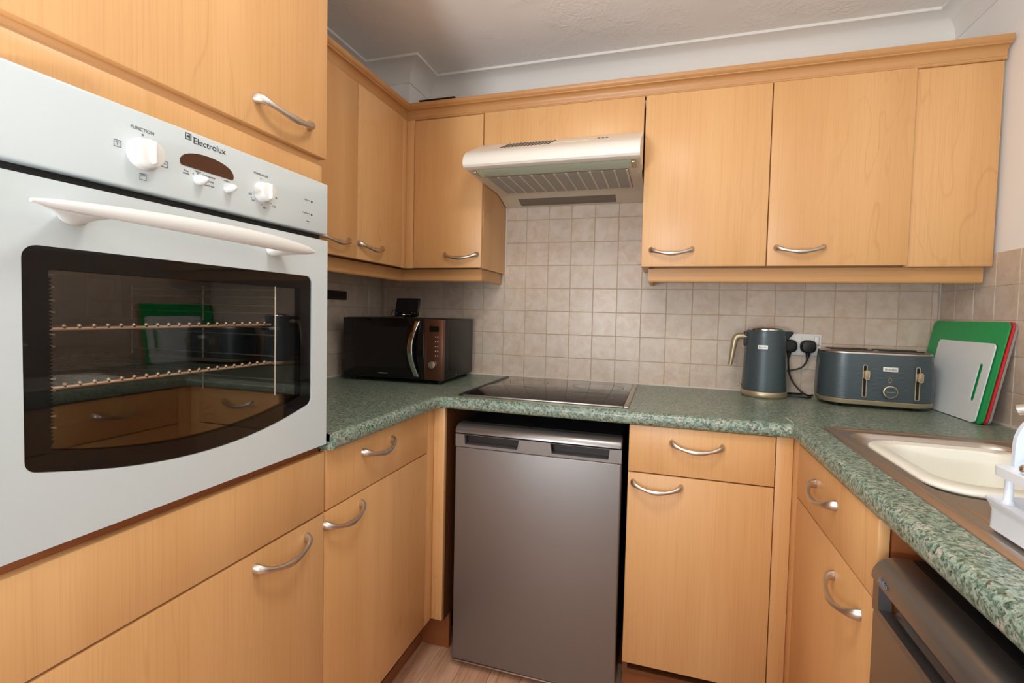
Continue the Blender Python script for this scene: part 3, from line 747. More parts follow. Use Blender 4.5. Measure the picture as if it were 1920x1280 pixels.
# light pelmets
def pelmet_prof(z): return [(0.0, z), (0.0, z - 0.034), (-0.0, z - 0.044), (0.003, z - 0.049), (0.012, z - 0.050), (0.017, z - 0.047), (0.017, z)]
pm = thing('pelmet', 'maple light pelmet under the left and corner wall cupboards', 'pelmet', (0.4, -0.2, 1.36), 'light pelmets under the wall cupboards')
zt = ZB_ - 0.0022
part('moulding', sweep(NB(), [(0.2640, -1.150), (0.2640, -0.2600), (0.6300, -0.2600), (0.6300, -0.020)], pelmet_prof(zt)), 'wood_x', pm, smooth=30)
pm = thing('pelmet', 'maple light pelmet under the right-hand wall cupboards above the kettle and toaster', 'pelmet', (1.8, -0.2, 1.36), 'light pelmets under the wall cupboards')
zt = ZB_ - 0.0032
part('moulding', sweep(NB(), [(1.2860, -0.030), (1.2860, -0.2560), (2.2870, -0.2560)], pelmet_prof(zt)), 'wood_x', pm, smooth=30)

# ------------------------------------------------------------------ cooker hood
hd = thing('cooker_hood', 'white visor cooker hood with vent slots, between the wall cupboards', 'hood', (0.95, -0.25, 1.71))
HX0, HX1 = 0.6445, 1.2565
hp = [(-0.3035, 1.8890), (-0.470, 1.8075)]
for k in range(1, 7):
    a = k / 7; hp.append((-0.470 - 0.035 * math.sin(a * PI / 2 * 1.1), 1.8075 - 0.0525 * (a ** 1.15)))
hp += [(-0.503, 1.7520), (-0.497, 1.7455), (-0.487, 1.7430)]
under = [(-0.468, 1.7430), (-0.468, 1.7600), (-0.30, 1.7600)]
part('visor', prism(NB(), hp + [(-0.468, 1.7430), (-0.468, 1.7550), (-0.3035, 1.7550)], 'x', HX0, HX1), 'ivory_plastic', hd, smooth=30)
lower = [(-0.4670, 1.7545), (-0.4670, 1.7440), (-0.385, 1.7400), (-0.140, 1.7390), (-0.085, 1.7300), (-0.045, 1.7150), (-0.0060, 1.7060), (-0.0060, 1.8850), (-0.2820, 1.8850), (-0.2820, 1.7545)]
part('underside', prism(NB(), lower, 'x', HX0 + 0.002, HX1 - 0.002), 'hood_under', hd, smooth=25)
part('lamp_lens', prism(NB(), [(-0.4655, 1.7432), (-0.452, 1.7375), (-0.405, 1.7345), (-0.394, 1.7398), (-0.394, 1.7410)], 'x', HX0 + 0.035, HX1 - 0.030), 'lamp_glass', hd, smooth=25)
for x in (HX0 + 0.022, HX1 - 0.029): part('lamp_bracket', bx(x, x + 0.0125, -0.462, -0.398, 1.7345, 1.7425, bev=0.002), 'gold', hd)
gp = part('filter_grille', bx(HX0 + 0.045, HX1 - 0.045, -0.380, -0.140, 1.7375, 1.7392), 'hood_grey', hd)
b = NB()
for k in range(13):
    x = HX0 + 0.045 + k * (HX1 - HX0 - 0.090 - 0.007) / 12; box(b, x, x + 0.007, -0.382, -0.138, 1.7345, 1.7373)
part('grille_bar', b, 'hood_under', gp, kind='stuff')
b = NB()
for k in range(44):
    y = -0.379 + k * 0.0054; box(b, HX0 + 0.045, HX1 - 0.045, y, y + 0.0015, 1.7352, 1.7372)
part('grille_slat', b, 'hood_filter', gp, kind='stuff')
def undz(y): return 1.7300 + (y + 0.085) * (1.7150 - 1.7300) / 0.040 if y > -0.085 else 1.7300 + (y + 0.085) * (1.7300 - 1.7390) / 0.055
b = NB()
ys = [-0.078, -0.018]
prism(b, [(-0.078, undz(-0.078) - 0.0006), (-0.045, 1.7150 - 0.0006), (-0.022, 1.7098 - 0.0006), (-0.022, 1.7098 + 0.004), (-0.045, 1.719), (-0.078, undz(-0.078) + 0.004)], 'x', 0.722, 1.140)
part('rear_slot', b, 'hood_grey', hd, smooth=0)
# vent slots, buttons on the sloping top
sl_d = Vector((0, -0.1665, -0.0815)).normalized(); sl_n = Vector((0, -0.0815, 0.1665)).normalized()
def on_slope(x, s, h=0.0): p = Vector((0, -0.3035, 1.8890)) + sl_d * s + sl_n * h; return Vector((x, p.y, p.z))
vs = None
for k in range(13):
    x = 0.755 + k * 0.0145
    b = NB(); sk = -0.008
    q = [on_slope(x, 0.138, 0.0002), on_slope(x + 0.0068, 0.138, 0.0002), on_slope(x + 0.0068 + sk * -1, 0.034, 0.0002), on_slope(x + sk * -1, 0.034, 0.0002)]
    q2 = [p + sl_n * 0.0008 for p in q]; loft(b, [q, q2])
    part('vent_slot', b, 'dark_gap', hd, smooth=0)
for k in range(3):
    b = NB(); x = 1.103 + k * 0.0145
    q = [on_slope(x, 0.092, 0.0002), on_slope(x + 0.007, 0.092, 0.0002), on_slope(x + 0.009, 0.080, 0.0002), on_slope(x + 0.002, 0.080, 0.0002)]
    loft(b, [q, [p + sl_n * 0.0012 for p in q]]); part('switch_button', b, 'black_matte', hd, smooth=0)
b = NB(); q = [on_slope(0.945, 0.118, 0.0002), on_slope(1.075, 0.118, 0.0002), on_slope(1.083, 0.090, 0.0002), on_slope(0.953, 0.090, 0.0002)]
loft(b, [q, [p + sl_n * 0.0006 for p in q]]); part('label_strip', b, 'cream', hd, smooth=0)

# ------------------------------------------------------------------ microwave (local frame, then rotated)
mw = thing('microwave', 'black microwave with bronze control panel and chrome handle in the left corner', 'microwave', (0.30, -0.22, ZW))
ANG = math.radians(2.5)
MT = Matrix.Translation((0.525, -0.390, 0)) @ Matrix.Rotation(ANG, 4, 'Z') @ Matrix.Translation((-0.445, 0, 0))
def mp(nm, bm, m, p, **k): bm.transform(MT); return part(nm, bm, m, p, **k)
mp('casing', bx(0, 0.445, 0.022, 0.340, 0.9560, 1.2000, bev=0.004), 'black_sat', mw)
md = mp('door', bx(0.001, 0.364, 0.0, 0.0215, 0.9580, 1.1985, bev=0.003), 'black', mw)
mp('window', bx(0.055, 0.290, -0.0008, -0.0001, 1.000, 1.165), 'black_sat', md)
cpm = mp('control_panel', bx(0.3655, 0.4445, 0.0, 0.0215, 0.9580, 1.1985, bev=0.002), 'bronze', mw)
mp('display', bx(0.387, 0.427, -0.0012, -0.0002, 1.150, 1.172), 'black', cpm)
mt = Matrix.Rotation(PI / 2, 4, 'X')
mp('dial', lathe(NB(), [(0.0150, 0), (0.0150, 0.010), (0.0135, 0.014), (0.0120, 0.0145)], (0.4035, -0.0003, 1.0200), 24, mt), 'nickel', cpm)
b = NB()
for r_ in range(5):
    for c_ in range(2):
        lathe(b, [(0.0024, 0), (0.0020, 0.0012)], (0.414 + c_ * 0.009, -0.0003, 1.130 - r_ * 0.0185), 8, mt)
mp('button_icons', b, 'badge', cpm)
rings = []
for k in range(13):
    u = k / 12; z = 0.972 + u * 0.218; o = 0.010 + 0.024 * math.sin(PI * u)
    xc = 0.328 + 0.010 - 0.020 * math.sin(PI * u)
    rings.append([(xc + sx * 0.0115, -o + sy * 0.004, z) for sx, sy in ((-1, 1), (-0.7, -0.6), (0.7, -1), (1, -0.6), (1, 1))])
mp('handle', loft(NB(), rings), 'chrome', md, smooth=50)
for z in (0.974, 1.176): mp('handle_foot', bx(0.331, 0.346, -0.011, -0.0002, z, z + 0.012), 'chrome', md)
mp('side_panel_emboss', bx(0.4452, 0.4462, 0.070, 0.320, 0.985, 1.170, bev=0.0004), 'black_sat', mw)
mp('screw', lathe(NB(), [(0.003, 0), (0.002, 0.0015)], (0.4463, 0.14, 0.9680), 10, Matrix.Rotation(PI / 2, 4, 'Y')), 'chrome', mw)
for x, y in ((0.03, 0.04), (0.415, 0.04), (0.03, 0.31), (0.415, 0.31)): mp('foot', lathe(NB(), [(0.012, ZW + 0.0006), (0.014, 0.9555)], (x, y, 0), 12), 'black_matte', mw)
mp('badge', bx(0.165, 0.206, -0.0010, -0.0001, 0.9755, 0.9795), 'ink', md)

# smart meter on the microwave
sm = thing('energy_meter', 'small black energy meter display leaning back on top of the microwave', 'meter', (0.28, -0.24, 1.2006))
TM = Matrix.Translation((0.2785, -0.250, 1.2030)) @ Matrix.Rotation(math.radians(2), 4, 'Z') @ Matrix.Rotation(math.radians(-16), 4, 'X')
b = bx(-0.055, 0.055, -0.004, 0.012, 0.004, 0.085, bev=0.004); b.transform(TM); body = part('body', b, 'black', sm)
b = bx(-0.048, 0.048, -0.0046, -0.0041, 0.024, 0.079); b.transform(TM); part('screen', b, 'black_sat', body)
b = bx(-0.014, -0.004, -0.0050, -0.0042, 0.0090, 0.0115); b.transform(TM); part('led_bar', b, 'led', body)
b = NB()
for x0, x1, z in ((-0.001, 0.008, 0.009), (0.013, 0.023, 0.009), (-0.045, -0.040, 0.016), (-0.010, -0.007, 0.017), (0.008, 0.010, 0.017), (0.026, 0.030, 0.017), (0.040, 0.045, 0.016)): box(b, x0, x1, -0.0050, -0.0042, z, z + 0.0026)
b.transform(TM); part('icons', b, 'led_b', body)
part('stand', prism(NB(), [(-0.2440, 1.2008), (-0.195, 1.2008), (-0.222, 1.255)], 'x', 0.262, 0.296), 'black_matte', sm, smooth=0)
b = NB(); tube(b, smooth_path([(0.232, -0.235, 1.225), (0.212, -0.228, 1.232), (0.190, -0.220, 1.222), (0.176, -0.205, 1.2025), (0.165, -0.16, 1.2025), (0.160, -0.06, 1.2025)], 5), 0.0014, 6)
part('cable', b, 'black_matte', sm)

# ------------------------------------------------------------------ kettle
KX, KY = 1.7160, -0.1000
kt = thing('kettle', 'slate grey ribbed kettle with champagne handle and base, beside the plug sockets', 'kettle', (KX, KY, ZW))
part('base', lathe(NB(), [(0.074, ZW + 0.0006), (0.0775, ZW + 0.004), (0.0790, ZW + 0.010), (0.0785, ZW + 0.022), (0.0765, ZW + 0.0240)], (KX, KY, 0), 40), 'gold', kt, smooth=50)
kb = part('body', lathe(NB(), [(0.0768, ZW + 0.0242), (0.0772, ZW + 0.034)] + [(0.0772 - 0.0105 * k / 8, ZW + 0.034 + 0.212 * k / 8) for k in range(1, 9)] + [(0.0650, ZW + 0.2485)], (KX, KY, 0), 48), 'slate', kt, smooth=50)
part('lid', lathe(NB(), [(0.0655, ZW + 0.2487), (0.0655, ZW + 0.2530), (0.0600, ZW + 0.2580), (0.0440, ZW + 0.2600), (0.0420, ZW + 0.2580)], (KX, KY, 0), 40), 'chrome', kt, smooth=40)
part('lid_disc', lathe(NB(), [(0.0415, ZW + 0.2575), (0.0410, ZW + 0.2595), (0.030, ZW + 0.2605)], (KX, KY, 0), 32), 'slate', kt)
# spout on the right
rg = []
for (ox, w, z0, z1) in ((0.050, 0.024, 1.126, 1.186), (0.072, 0.019, 1.150, 1.186), (0.086, 0.013, 1.168, 1.186), (0.093, 0.007, 1.176, 1.183)):
    rg.append([(KX + ox, KY - w, z1), (KX + ox, KY - w * 0.6, z0 + (z1 - z0) * .3), (KX + ox, KY, z0), (KX + ox, KY + w * 0.6, z0 + (z1 - z0) * .3), (KX + ox, KY + w, z1), (KX + ox, KY, z1 + 0.001)])
part('spout', loft(NB(), rg), 'slate', kt, smooth=60)
# handle on the left
hpth = smooth_path([(KX - 0.062, KY, 1.161), (KX - 0.082, KY, 1.164), (KX - 0.098, KY, 1.161), (KX - 0.107, KY, 1.146), (KX - 0.112, KY, 1.110), (KX - 0.117, KY, 1.072), (KX - 0.1195, KY, 1.052)], 4)
b = NB(); rings = []
for i, p in enumerate(hpth):
    tan = (hpth[min(i + 1, len(hpth) - 1)] - hpth[max(i - 1, 0)]).normalized(); sd = Vector((0, 1, 0)); up = sd.cross(tan).normalized()
    u = i / (len(hpth) - 1); rr = 0.0125 * (1 - 0.40 * max(0, (u - 0.45) / 0.55)); ry = 0.0145 * (1 - 0.35 * max(0, (u - 0.6) / 0.4))
    rings.append([p + up * rr * math.cos(2 * PI * k / 12) + sd * ry * math.sin(2 * PI * k / 12) for k in range(12)])
part('handle', loft(b, rings), 'gold', kt, smooth=60)
part('handle_mount', bx(KX - 0.0745, KX - 0.060, KY - 0.014, KY + 0.014, 1.128, 1.182, bev=0.003), 'black_matte', kt)
part('switch', bx(KX - 0.092, KX - 0.0775, KY - 0.008, KY + 0.008, 0.9760, 0.9830, bev=0.002), 'gold', kt)
ka = math.atan2(-2.0869 - KY, 1.3465 - KX) - 0.10; kr = 0.0722
TK = Matrix.Translation((KX + kr * math.cos(ka), KY + kr * math.sin(ka), 1.1275)) @ Matrix.Rotation(ka + PI / 2, 4, 'Z') @ Matrix.Rotation(-0.05, 4, 'X')
b = bx(-0.0165, 0.0165, -0.0035, 0.002, -0.0072, 0.0072, bev=0.0008); b.transform(TK); lb = part('name_badge', b, 'badge', kt)
o = text('lettering', 'Breville', 0.0085, TK @ Vector((0, -0.0037, 0)), (PI / 2 - 0.05, 0, ka + PI / 2), 'ink_dark', lb)

# ------------------------------------------------------------------ toaster
ts = thing('toaster', 'slate grey ribbed four-slice toaster with champagne trim, left of the chopping boards', 'toaster', (2.045, -0.148, ZW))
TT = Matrix.Translation((2.0445, -0.1475, 0)) @ Matrix.Rotation(math.radians(-5.5), 4, 'Z')
def tp(nm, bm, m, p, **k): bm.transform(TT); return part(nm, bm, m, p, **k)
def trings(lv): return [[(x, y, z) for x, y in rrect(w, h, r, 8)] for w, h, r, z in lv]
tp('base', loft(NB(), trings([(0.306, 0.178, 0.070, ZW + 0.010), (0.322, 0.193, 0.076, ZW + 0.013), (0.330, 0.199, 0.080, ZW + 0.026), (0.326, 0.196, 0.078, ZW + 0.028)])), 'gold', ts, smooth=40)
tb = tp('body', loft(NB(), trings([(0.328, 0.1975, 0.079, ZW + 0.0285), (0.331, 0.199, 0.080, ZW + 0.050), (0.328, 0.196, 0.079, ZW + 0.120), (0.320, 0.190, 0.077, ZW + 0.178), (0.317, 0.187, 0.075, ZW + 0.1815)])), 'slate', ts, smooth=40)
tp('top_plate', loft(NB(), trings([(0.319, 0.189, 0.076, ZW + 0.1820), (0.318, 0.188, 0.076, ZW + 0.1865), (0.306, 0.176, 0.070, ZW + 0.1905)])), 'steel', ts, smooth=35)
for sx in (-0.070, 0.070):
    for sy in (-0.034, 0.034):
        tp('bread_slot', bx(sx - 0.061, sx + 0.061, sy - 0.013, sy + 0.013, ZW + 0.1907, ZW + 0.1935, bev=0.001), 'black_matte', ts)
def front_y(z): return -0.0985 if z < ZW + 0.12 else -0.0980 + (z - ZW - 0.12) * 0.05
def ring_frame(x, z0, z1, w, d=0.0032, t=0.0026):
    o_ = rrect(w, z1 - z0, w / 2 - 0.0002, 6, x, (z0 + z1) / 2); i_ = rrect(w - 2 * t, z1 - z0 - 2 * t, w / 2 - t - 0.0002, 6, x, (z0 + z1) / 2)
    return slab_holes(o_, [i_], lambda a, c: (a, -0.0998, c), (0, -d, 0)), i_
for x in (-0.0435, 0.0985):
    b, i_ = ring_frame(x, ZW + 0.038, ZW + 0.147, 0.0130)
    fr_ = tp('lever_track', b, 'gold', ts, smooth=40)
    tp('lever_slot', slab_holes(i_, [], lambda a, c: (a, -0.0998, c), (0, -0.001, 0)), 'dark_gap', fr_, smooth=0)
    b, i_ = ring_frame(x + 0.0035, ZW + 0.098, ZW + 0.130, 0.0145, 0.004, 0.0032)
    b.transform(Matrix.Translation((0, -0.013, 0))); lv = tp('lever', b, 'gold', ts, smooth=40)
    tp('lever_stem', bx(x - 0.0040, x + 0.0080, -0.1165, -0.1005, ZW + 0.102, ZW + 0.126, bev=0.001), 'gold', lv)
mt = Matrix.Rotation(PI / 2, 4, 'X')
dl = tp('dial', lathe(NB(), [(0.0185, 0), (0.0185, 0.007), (0.0200, 0.009), (0.0200, 0.0130), (0.0175, 0.0140)], (0.026, -0.0996, ZW + 0.0620), 32, mt), 'gold', ts, smooth=40)
tp('dial_face', lathe(NB(), [(0.0172, 0), (0.0168, 0.0006)], (0.026, -0.1137, ZW + 0.0620), 32, mt), 'slate', dl)
tp('dial_line', bx(0.0135, 0.0385, -0.1150, -0.1144, ZW + 0.0613, ZW + 0.0624), 'gold', dl)
b, i_ = ring_frame(0.026, ZW + 0.0905, ZW + 0.1085, 0.0075, 0.002, 0.0020); bt = tp('cancel_button', b, 'gold', ts, smooth=40)
tp('button_centre', slab_holes(i_, [], lambda a, c: (a, -0.0998, c), (0, -0.0008, 0)), 'black_matte', bt, smooth=0)
nb = tp('name_badge', bx(0.0060, 0.0465, -0.1010, -0.0985, ZW + 0.1270, ZW + 0.1420, bev=0.001), 'badge', ts)
o = text('lettering', 'Breville', 0.0105, TT @ Vector((0.0262, -0.1012, ZW + 0.1345)), (PI / 2, 0, math.radians(-5.5)), 'ink_dark', nb)
for x, y in ((-0.11, -0.05), (0.11, -0.05), (-0.11, 0.05), (0.11, 0.05)): tp('foot', lathe(NB(), [(0.012, ZW + 0.0006), (0.014, ZW + 0.0102)], (x, y, 0), 12), 'black_matte', ts)

# ------------------------------------------------------------------ sockets, plugs
sk = thing('socket_outlet', 'white double plug socket on the back wall between kettle and toaster', 'socket', (1.854, 0, 1.136))
part('face_plate', bx(1.7810, 1.9270, -0.0100, -0.0003, 1.0940, 1.1770, bev=0.003), 'white_plastic', sk)
for x in (1.8530, 1.9100):
    part('rocker_switch', bx(x - 0.0075, x + 0.0075, -0.0135, -0.0102, 1.1360, 1.1660, bev=0.0015), 'white_plastic', sk)
part('switch_outline', slab_holes(rrect(0.0180, 0.0330, 0.002, 2, 1.9100, 1.1510), [rrect(0.0164, 0.0314, 0.002, 2, 1.9100, 1.1510)], lambda a, c: (a, -0.0106, c), (0, 0.0004, 0)), 'ink', sk, smooth=0)
part('screw', lathe(NB(), [(0.0030, 0), (0.0026, 0.0010)], (1.9165, -0.0101, 1.1330), 10, mt), 'ink', sk)
def plug(x, z, cable, lab):
    t = thing('power_plug', lab, 'plug', (x, -0.03, z), 'black plugs in the double socket')
    rg = []
    for y, s in ((-0.0140, 0.86), (-0.0190, 1.0), (-0.0340, 1.0), (-0.0420, 0.90), (-0.0440, 0.72)):
        ring = []
        for k in range(24):
            a = 2 * PI * k / 24; ca, sa = math.cos(a), math.sin(a)
            ex = 0.0265 * s * (abs(ca) ** 0.75) * (1 if ca > 0 else -1); ez = 0.0250 * s * (abs(sa) ** 0.80) * (1 if sa > 0 else -1)
            ring.append((x + ex, y, z + ez))
        rg.append(ring)
    part('plug_body', loft(NB(), rg), 'black_matte', t, smooth=50)
    b = NB(); tube(b, [Vector((x, -0.027, z - 0.0245)), Vector((x, -0.027, z - 0.034)), Vector((x - 0.001, -0.027, z - 0.046))], 0.007, 10, lambda u: 0.0085 - 0.0038 * u)
    part('strain_relief', b, 'black_matte', t)
    b = NB(); tube(b, smooth_path([(x - 0.001, -0.027, z - 0.044)] + cable, 6), 0.0033, 8); part('cable', b, 'black_matte', t)
zc = ZW + 0.0046
plug(1.8130, 1.1290, [(1.8120, -0.030, 1.060), (1.817, -0.034, 1.020), (1.832, -0.042, 0.985), (1.858, -0.052, 0.955), (1.880, -0.050, zc), (1.900, -0.028, zc)], 'black plug half hidden behind the kettle, in the left socket')
plug(1.8775, 1.1290, [(1.872, -0.026, 1.066), (1.858, -0.020, 1.046), (1.830, -0.012, 1.034), (1.805, -0.0100, 1.026), (1.790, -0.0100, 0.990), (1.7870, -0.0110, 0.955), (1.800, -0.0120, zc), (1.840, -0.012, zc), (1.870, -0.012, zc + 0.0001)], 'black plug fully in view in the right socket')
kc = thing('power_cable', 'black cable lying on the worktop between kettle and toaster', 'cable', (1.85, -0.09, ZW + 0.001))
b = NB(); tube(b, smooth_path([(1.800, -0.090, zc), (1.830, -0.100, zc), (1.855, -0.104, zc), (1.868, -0.102, zc), (1.876, -0.094, zc)], 5), 0.0033, 8); part('cable', b, 'black_matte', kc)
sk = thing('socket_outlet', 'white plug socket on the left wall, mostly hidden behind the microwave', 'socket', (0, -0.23, 1.15))
part('face_plate', bx(0.0003, 0.0100, -0.2960, -0.1500, 1.1080, 1.1900, bev=0.003), 'white_plastic', sk)
part('rocker_switch', bx(0.0102, 0.0135, -0.2790, -0.2640, 1.1500, 1.1800, bev=0.0015), 'white_plastic', sk)
ks = thing('knife_rack', 'dark brown magnetic knife strip on the tiled left wall', 'knife rack', (0, -0.48, 1.29))
part('bar', bx(0.0006, 0.0160, -0.660, -0.2980, 1.2710, 1.3090, bev=0.003), 'brown', ks)
part('magnet_strip', bx(0.0162, 0.0172, -0.650, -0.3080, 1.2800, 1.3000), 'black_sat', ks)

# ------------------------------------------------------------------ chopping boards leaning on the right wall
LEAN = math.atan2(0.042, 0.235)
def board(lab, mat, y0, y1, hgt, xb, th, slot, r=0.014, bevel=0.0012):
    """front face bottom at x=xb, z=worktop; leans towards +x"""
    ymid = (y0 + y1) / 2
    t = thing('chopping_board', lab, 'chopping board', (xb, ymid, ZW), 'plastic chopping boards against the right wall')
    w = y1 - y0
    out = rrect(w, hgt, r, 6, 0, hgt / 2); hol = [slot] if slot else []
    b = slab_holes(out, hol, lambda a, c: (0, a, c), (th, 0, 0))
    b.transform(Matrix.Translation((xb, ymid, ZW + 0.0022)) @ Matrix.Rotation(LEAN, 4, 'Y'))
    part('board', b, mat, t, smooth=30)
    return t
c_ = math.cos(LEAN); st = 0.0066
board('small white plastic chopping board with slot handle, in front of the green board', 'white_board', -0.3840, -0.0900, 0.236, 2.2195, 0.0036, rrect(0.0190, 0.114, 0.009, 5, -0.1070, 0.117))
board('large green plastic chopping board between the white and red boards', 'green', -0.4060, -0.0130, 0.300, 2.2268, 0.0040, rrect(0.0200, 0.150, 0.009, 5, -0.1600, 0.160), 0.018)
board('large red plastic chopping board, only its right edge showing behind the green one', 'red', -0.4080, -0.0150, 0.300, 2.2340, 0.0050, None, 0.018)
board('large grey plastic chopping board, rearmost of the leaning stack against the wall', 'grey_board', -0.4080, -0.0150, 0.300, 2.2410, 0.0056, None, 0.018)

# ------------------------------------------------------------------ sink
sn = thing('sink', 'stainless steel sink with drainer let into the right worktop', 'sink', (1.97, -1.0, ZW))
sx0, sx1, sy0, sy1 = 1.7640, 2.1950, -1.560, -0.6160
def rr3(x0, x1, y0, y1, r, z, n=6): return [(x, y, z) for x, y in rrect(x1 - x0, y1 - y0, r, n, (x0 + x1) / 2, (y0 + y1) / 2)]
b = NB()
loft(b, [rr3(sx0, sx1, sy0, sy1, 0.012, ZW + 0.0004), rr3(sx0 + 0.001, sx1 - 0.001, sy0 + 0.001, sy1 - 0.001, 0.012, ZW + 0.0022), rr3(sx0 + 0.013, sx1 - 0.013, sy0 + 0.013, sy1 - 0.013, 0.012, ZW + 0.0062),
         rr3(sx0 + 0.0165, sx1 - 0.0165, sy0 + 0.0165, sy1 - 0.0165, 0.012, ZW + 0.0060), rr3(sx0 + 0.023, sx1 - 0.023, sy0 + 0.023, sy1 - 0.023, 0.012, ZW + 0.0030)], True, False, False)
part('rim', b, 'steel', sn, smooth=50)
bw = (1.8020, 2.1420, -1.1300, -0.6650)
b = NB()
o2 = [(x, y) for x, y, z in rr3(sx0 + 0.023, sx1 - 0.023, sy0 + 0.023, sy1 - 0.023, 0.012, 0)]
i2 = [(x, y) for x, y, z in rr3(*bw, 0.055, 0)]
plate_with_holes(b, o2, [i2], lambda x, y: (x, y, ZW + 0.0030))
part('deck', b, 'steel', sn, smooth=30)
b = NB(); q = bw
def bowl_ring(m, r, z): return rr3(q[0] + m, q[1] - m, q[2] + m, q[3] - m, r, z)
loft(b, [bowl_ring(0, 0.055, ZW + 0.0030), bowl_ring(0.003, 0.054, ZW + 0.001), bowl_ring(0.008, 0.052, ZW - 0.008), bowl_ring(0.016, 0.050, ZW - 0.120), bowl_ring(0.030, 0.045, ZW - 0.145), bowl_ring(0.060, 0.040, ZW - 0.150)], True, False, True)
part('bowl', b, 'steel', sn, smooth=60)
rdg = None
for k in range(9):
    x = 1.8120 + k * 0.034
    b = NB(); rg = [[(x + 0.006 * math.cos(PI * j / 6), yy, ZW + 0.0031 + hh * math.sin(PI * j / 6)) for j in range(7)] for yy, hh in ((-1.160, 0.0004), (-1.180, 0.0026), (-1.510, 0.0026), (-1.525, 0.0004))]
    loft(b, rg); part('drainer_ridge', b, 'steel', sn, smooth=60)
# washing-up bowl
wb_ = thing('washing_up_bowl', 'cream plastic washing-up bowl sitting in the steel sink', 'bowl', (1.95, -0.93, ZW - 0.1))
B = (1.8090, 2.1250, -1.1050, -0.7400)
def br(m, r, z, my=0.0): return rr3(B[0] + m, B[1] - m, B[2] + m + my, B[3] - m * 0.55, r, z, 8)
b = NB()
loft(b, [br(0.001, 0.072, ZW -0.0020), br(0, 0.073, ZW +0.0000), br(0.0006, 0.073, ZW +0.0040), br(0.003, 0.072, ZW +0.0060), br(0.036, 0.062, ZW +0.0025, 0.024), br(0.041, 0.060, ZW -0.0045, 0.025), br(0.050, 0.055, ZW -0.1115, 0.016), br(0.062, 0.050, ZW -0.1265, 0.014), br(0.090, 0.040, ZW -0.1305, 0.010)], True, False, True)
part('basin', b, 'cream', wb_, smooth=50)
b = NB(); loft(b, [br(0.001, 0.072, ZW -0.0020), br(0.020, 0.065, ZW -0.0035, 0.012), br(0.030, 0.060, ZW -0.0085, 0.016), br(0.046, 0.055, ZW -0.1165, 0.015), br(0.060, 0.050, ZW -0.1335, 0.013)], True, False, True)
part('outer_shell', b, 'cream', wb_, smooth=50)
# mixer tap behind the sink, its spout end just in frame
tpo = thing('mixer_tap', 'chrome mixer tap over the sink, only its tip in view at the right edge', 'tap', (2.165, -1.175, ZW))
part('pillar', lathe(NB(), [(0.026, ZW + 0.0045), (0.026, ZW + 0.010), (0.020, ZW + 0.016), (0.0185, ZW + 0.075), (0.0195, ZW + 0.080), (0.0150, ZW + 0.098)], (2.1650, -1.1720, 0), 24), 'chrome', tpo, smooth=40)
b = NB(); tube(b, smooth_path([(2.1650, -1.1720, ZW + 0.085), (2.140, -1.147, ZW + 0.130), (2.085, -1.090, ZW + 0.152), (2.020, -1.022, ZW + 0.150), (1.976, -0.986, ZW + 0.1345)], 5), 0.0105, 12)
part('spout', b, 'chrome', tpo)
for s in (-1, 1):
    part('tap_handle', lathe(NB(), [(0.010, 0), (0.010, 0.020), (0.017, 0.024), (0.017, 0.046), (0.012, 0.050)], (2.1650, -1.1720 + s * 0.018, ZW + 0.048), 16, Matrix.Rotation(-s * PI / 2, 4, 'X')), 'chrome', tpo, smooth=40)
# dish rack standing on the drainer
dr = thing('dish_rack', 'white plastic dish rack with tray and upright panel on the drainer, cut by right edge', 'dish rack', (1.95, -1.36, ZW))
X0, YF = 1.7870, -1.2540
bt = NB()
lv = [(0.0070, 0.0160, ZW + 0.0062), (0.0035, 0.016, ZW + 0.0090), (0.0040, 0.016, ZW + 0.034), (0.0025, 0.014, ZW + 0.041), (0.0, 0.012, ZW + 0.0475), (0.0, 0.012, ZW + 0.0500)]
rg = [rr3(X0 + m, 2.14, -1.545, YF - m, r, z, 4) for m, r, z in lv]
loft(bt, rg + [rr3(X0 + 0.005, 2.135, -1.540, YF - 0.005, 0.010, ZW + 0.0490, 4), rr3(X0 + 0.012, 2.128, -1.533, YF - 0.012, 0.008, ZW + 0.0440, 4)])
part('tray', bt, 'bluewhite', dr, smooth=45)
X1, Y1_ = 1.7915, -1.2600
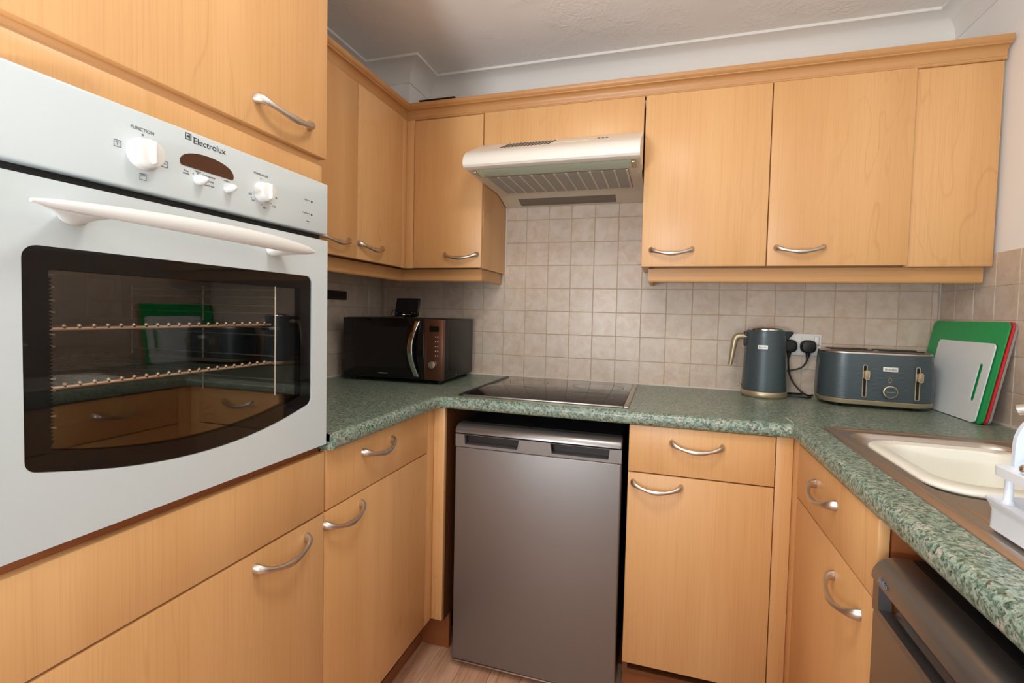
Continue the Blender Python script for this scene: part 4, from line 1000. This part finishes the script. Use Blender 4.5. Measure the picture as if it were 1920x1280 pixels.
part('upper_shelf', slab_holes(rrect(2.12 - X1, 0.22, 0.016, 5, (2.12 + X1) / 2, Y1_ - 0.11), [rrect(0.24, 0.166, 0.012, 4, (2.12 + X1) / 2 + 0.020, Y1_ - 0.118)], lambda x, y: (x, y, ZW + 0.0960), (0, 0, -0.0125)), 'bluewhite', dr, smooth=30)
for x, y in ((1.8080, -1.2720), (2.10, -1.2720), (1.8080, -1.4640), (2.10, -1.4640)):
    part('post', lathe(NB(), [(0.0080, ZW + 0.0442), (0.0050, ZW + 0.0500), (0.0048, ZW + 0.0830)], (x, y, 0), 12), 'bluewhite', dr)
pt = [(1.8130, ZW + 0.0962), (2.10, ZW + 0.0962), (2.10, ZW + 0.180)]
pt += [(1.8130 + 0.055 - 0.055 * math.sin(PI / 2 * k / 8), ZW + 0.180 - 0.055 + 0.055 * math.cos(PI / 2 * k / 8)) for k in range(9)]
part('upright_panel', slab_holes(pt, [], lambda x, z: (x, -1.2640, z), (0, -0.007, 0)), 'pale_blue', dr, smooth=30)
b = NB(); bmesh.ops.create_uvsphere(b, u_segments=16, v_segments=10, radius=0.0070, matrix=Matrix.Translation((1.8020, -1.3120, ZW + 0.1032)))
part('screw_knob', b, 'chrome', dr, smooth=60, label='small polished steel ball knob')

# flat box on the corner cupboard
fb = thing('tray', 'dark brown flat tray lying on top of the corner wall cupboard', 'tray', (0.44, -0.17, 2.0166))
b = NB(); box(b, 0.330, 0.489, -0.2500, -0.190, 2.0170, 2.1130, bev=0.004)
part('tray_body', b, 'brown', fb)
part('tray_rim', bx(0.327, 0.492, -0.2530, -0.187, 2.1135, 2.1180, bev=0.0015), 'brown', fb)

# ceiling lamp (just above the frame)
cl = thing('ceiling_light', 'round white opal ceiling lamp above the middle of the kitchen', 'lamp', (1.20, -1.42, H))
part('lamp_base', lathe(NB(), [(0.09, H - 0.018), (0.10, H - 0.015), (0.10, H - 0.0005)], (1.20, -1.42, 0), 32), 'white_plastic', cl)
part('lamp_shade', lathe(NB(), [(0.118, H - 0.050), (0.130, H - 0.040), (0.130, H - 0.0185), (0.10, H - 0.0182)], (1.20, -1.42, 0), 40), 'lamp_shade', cl)
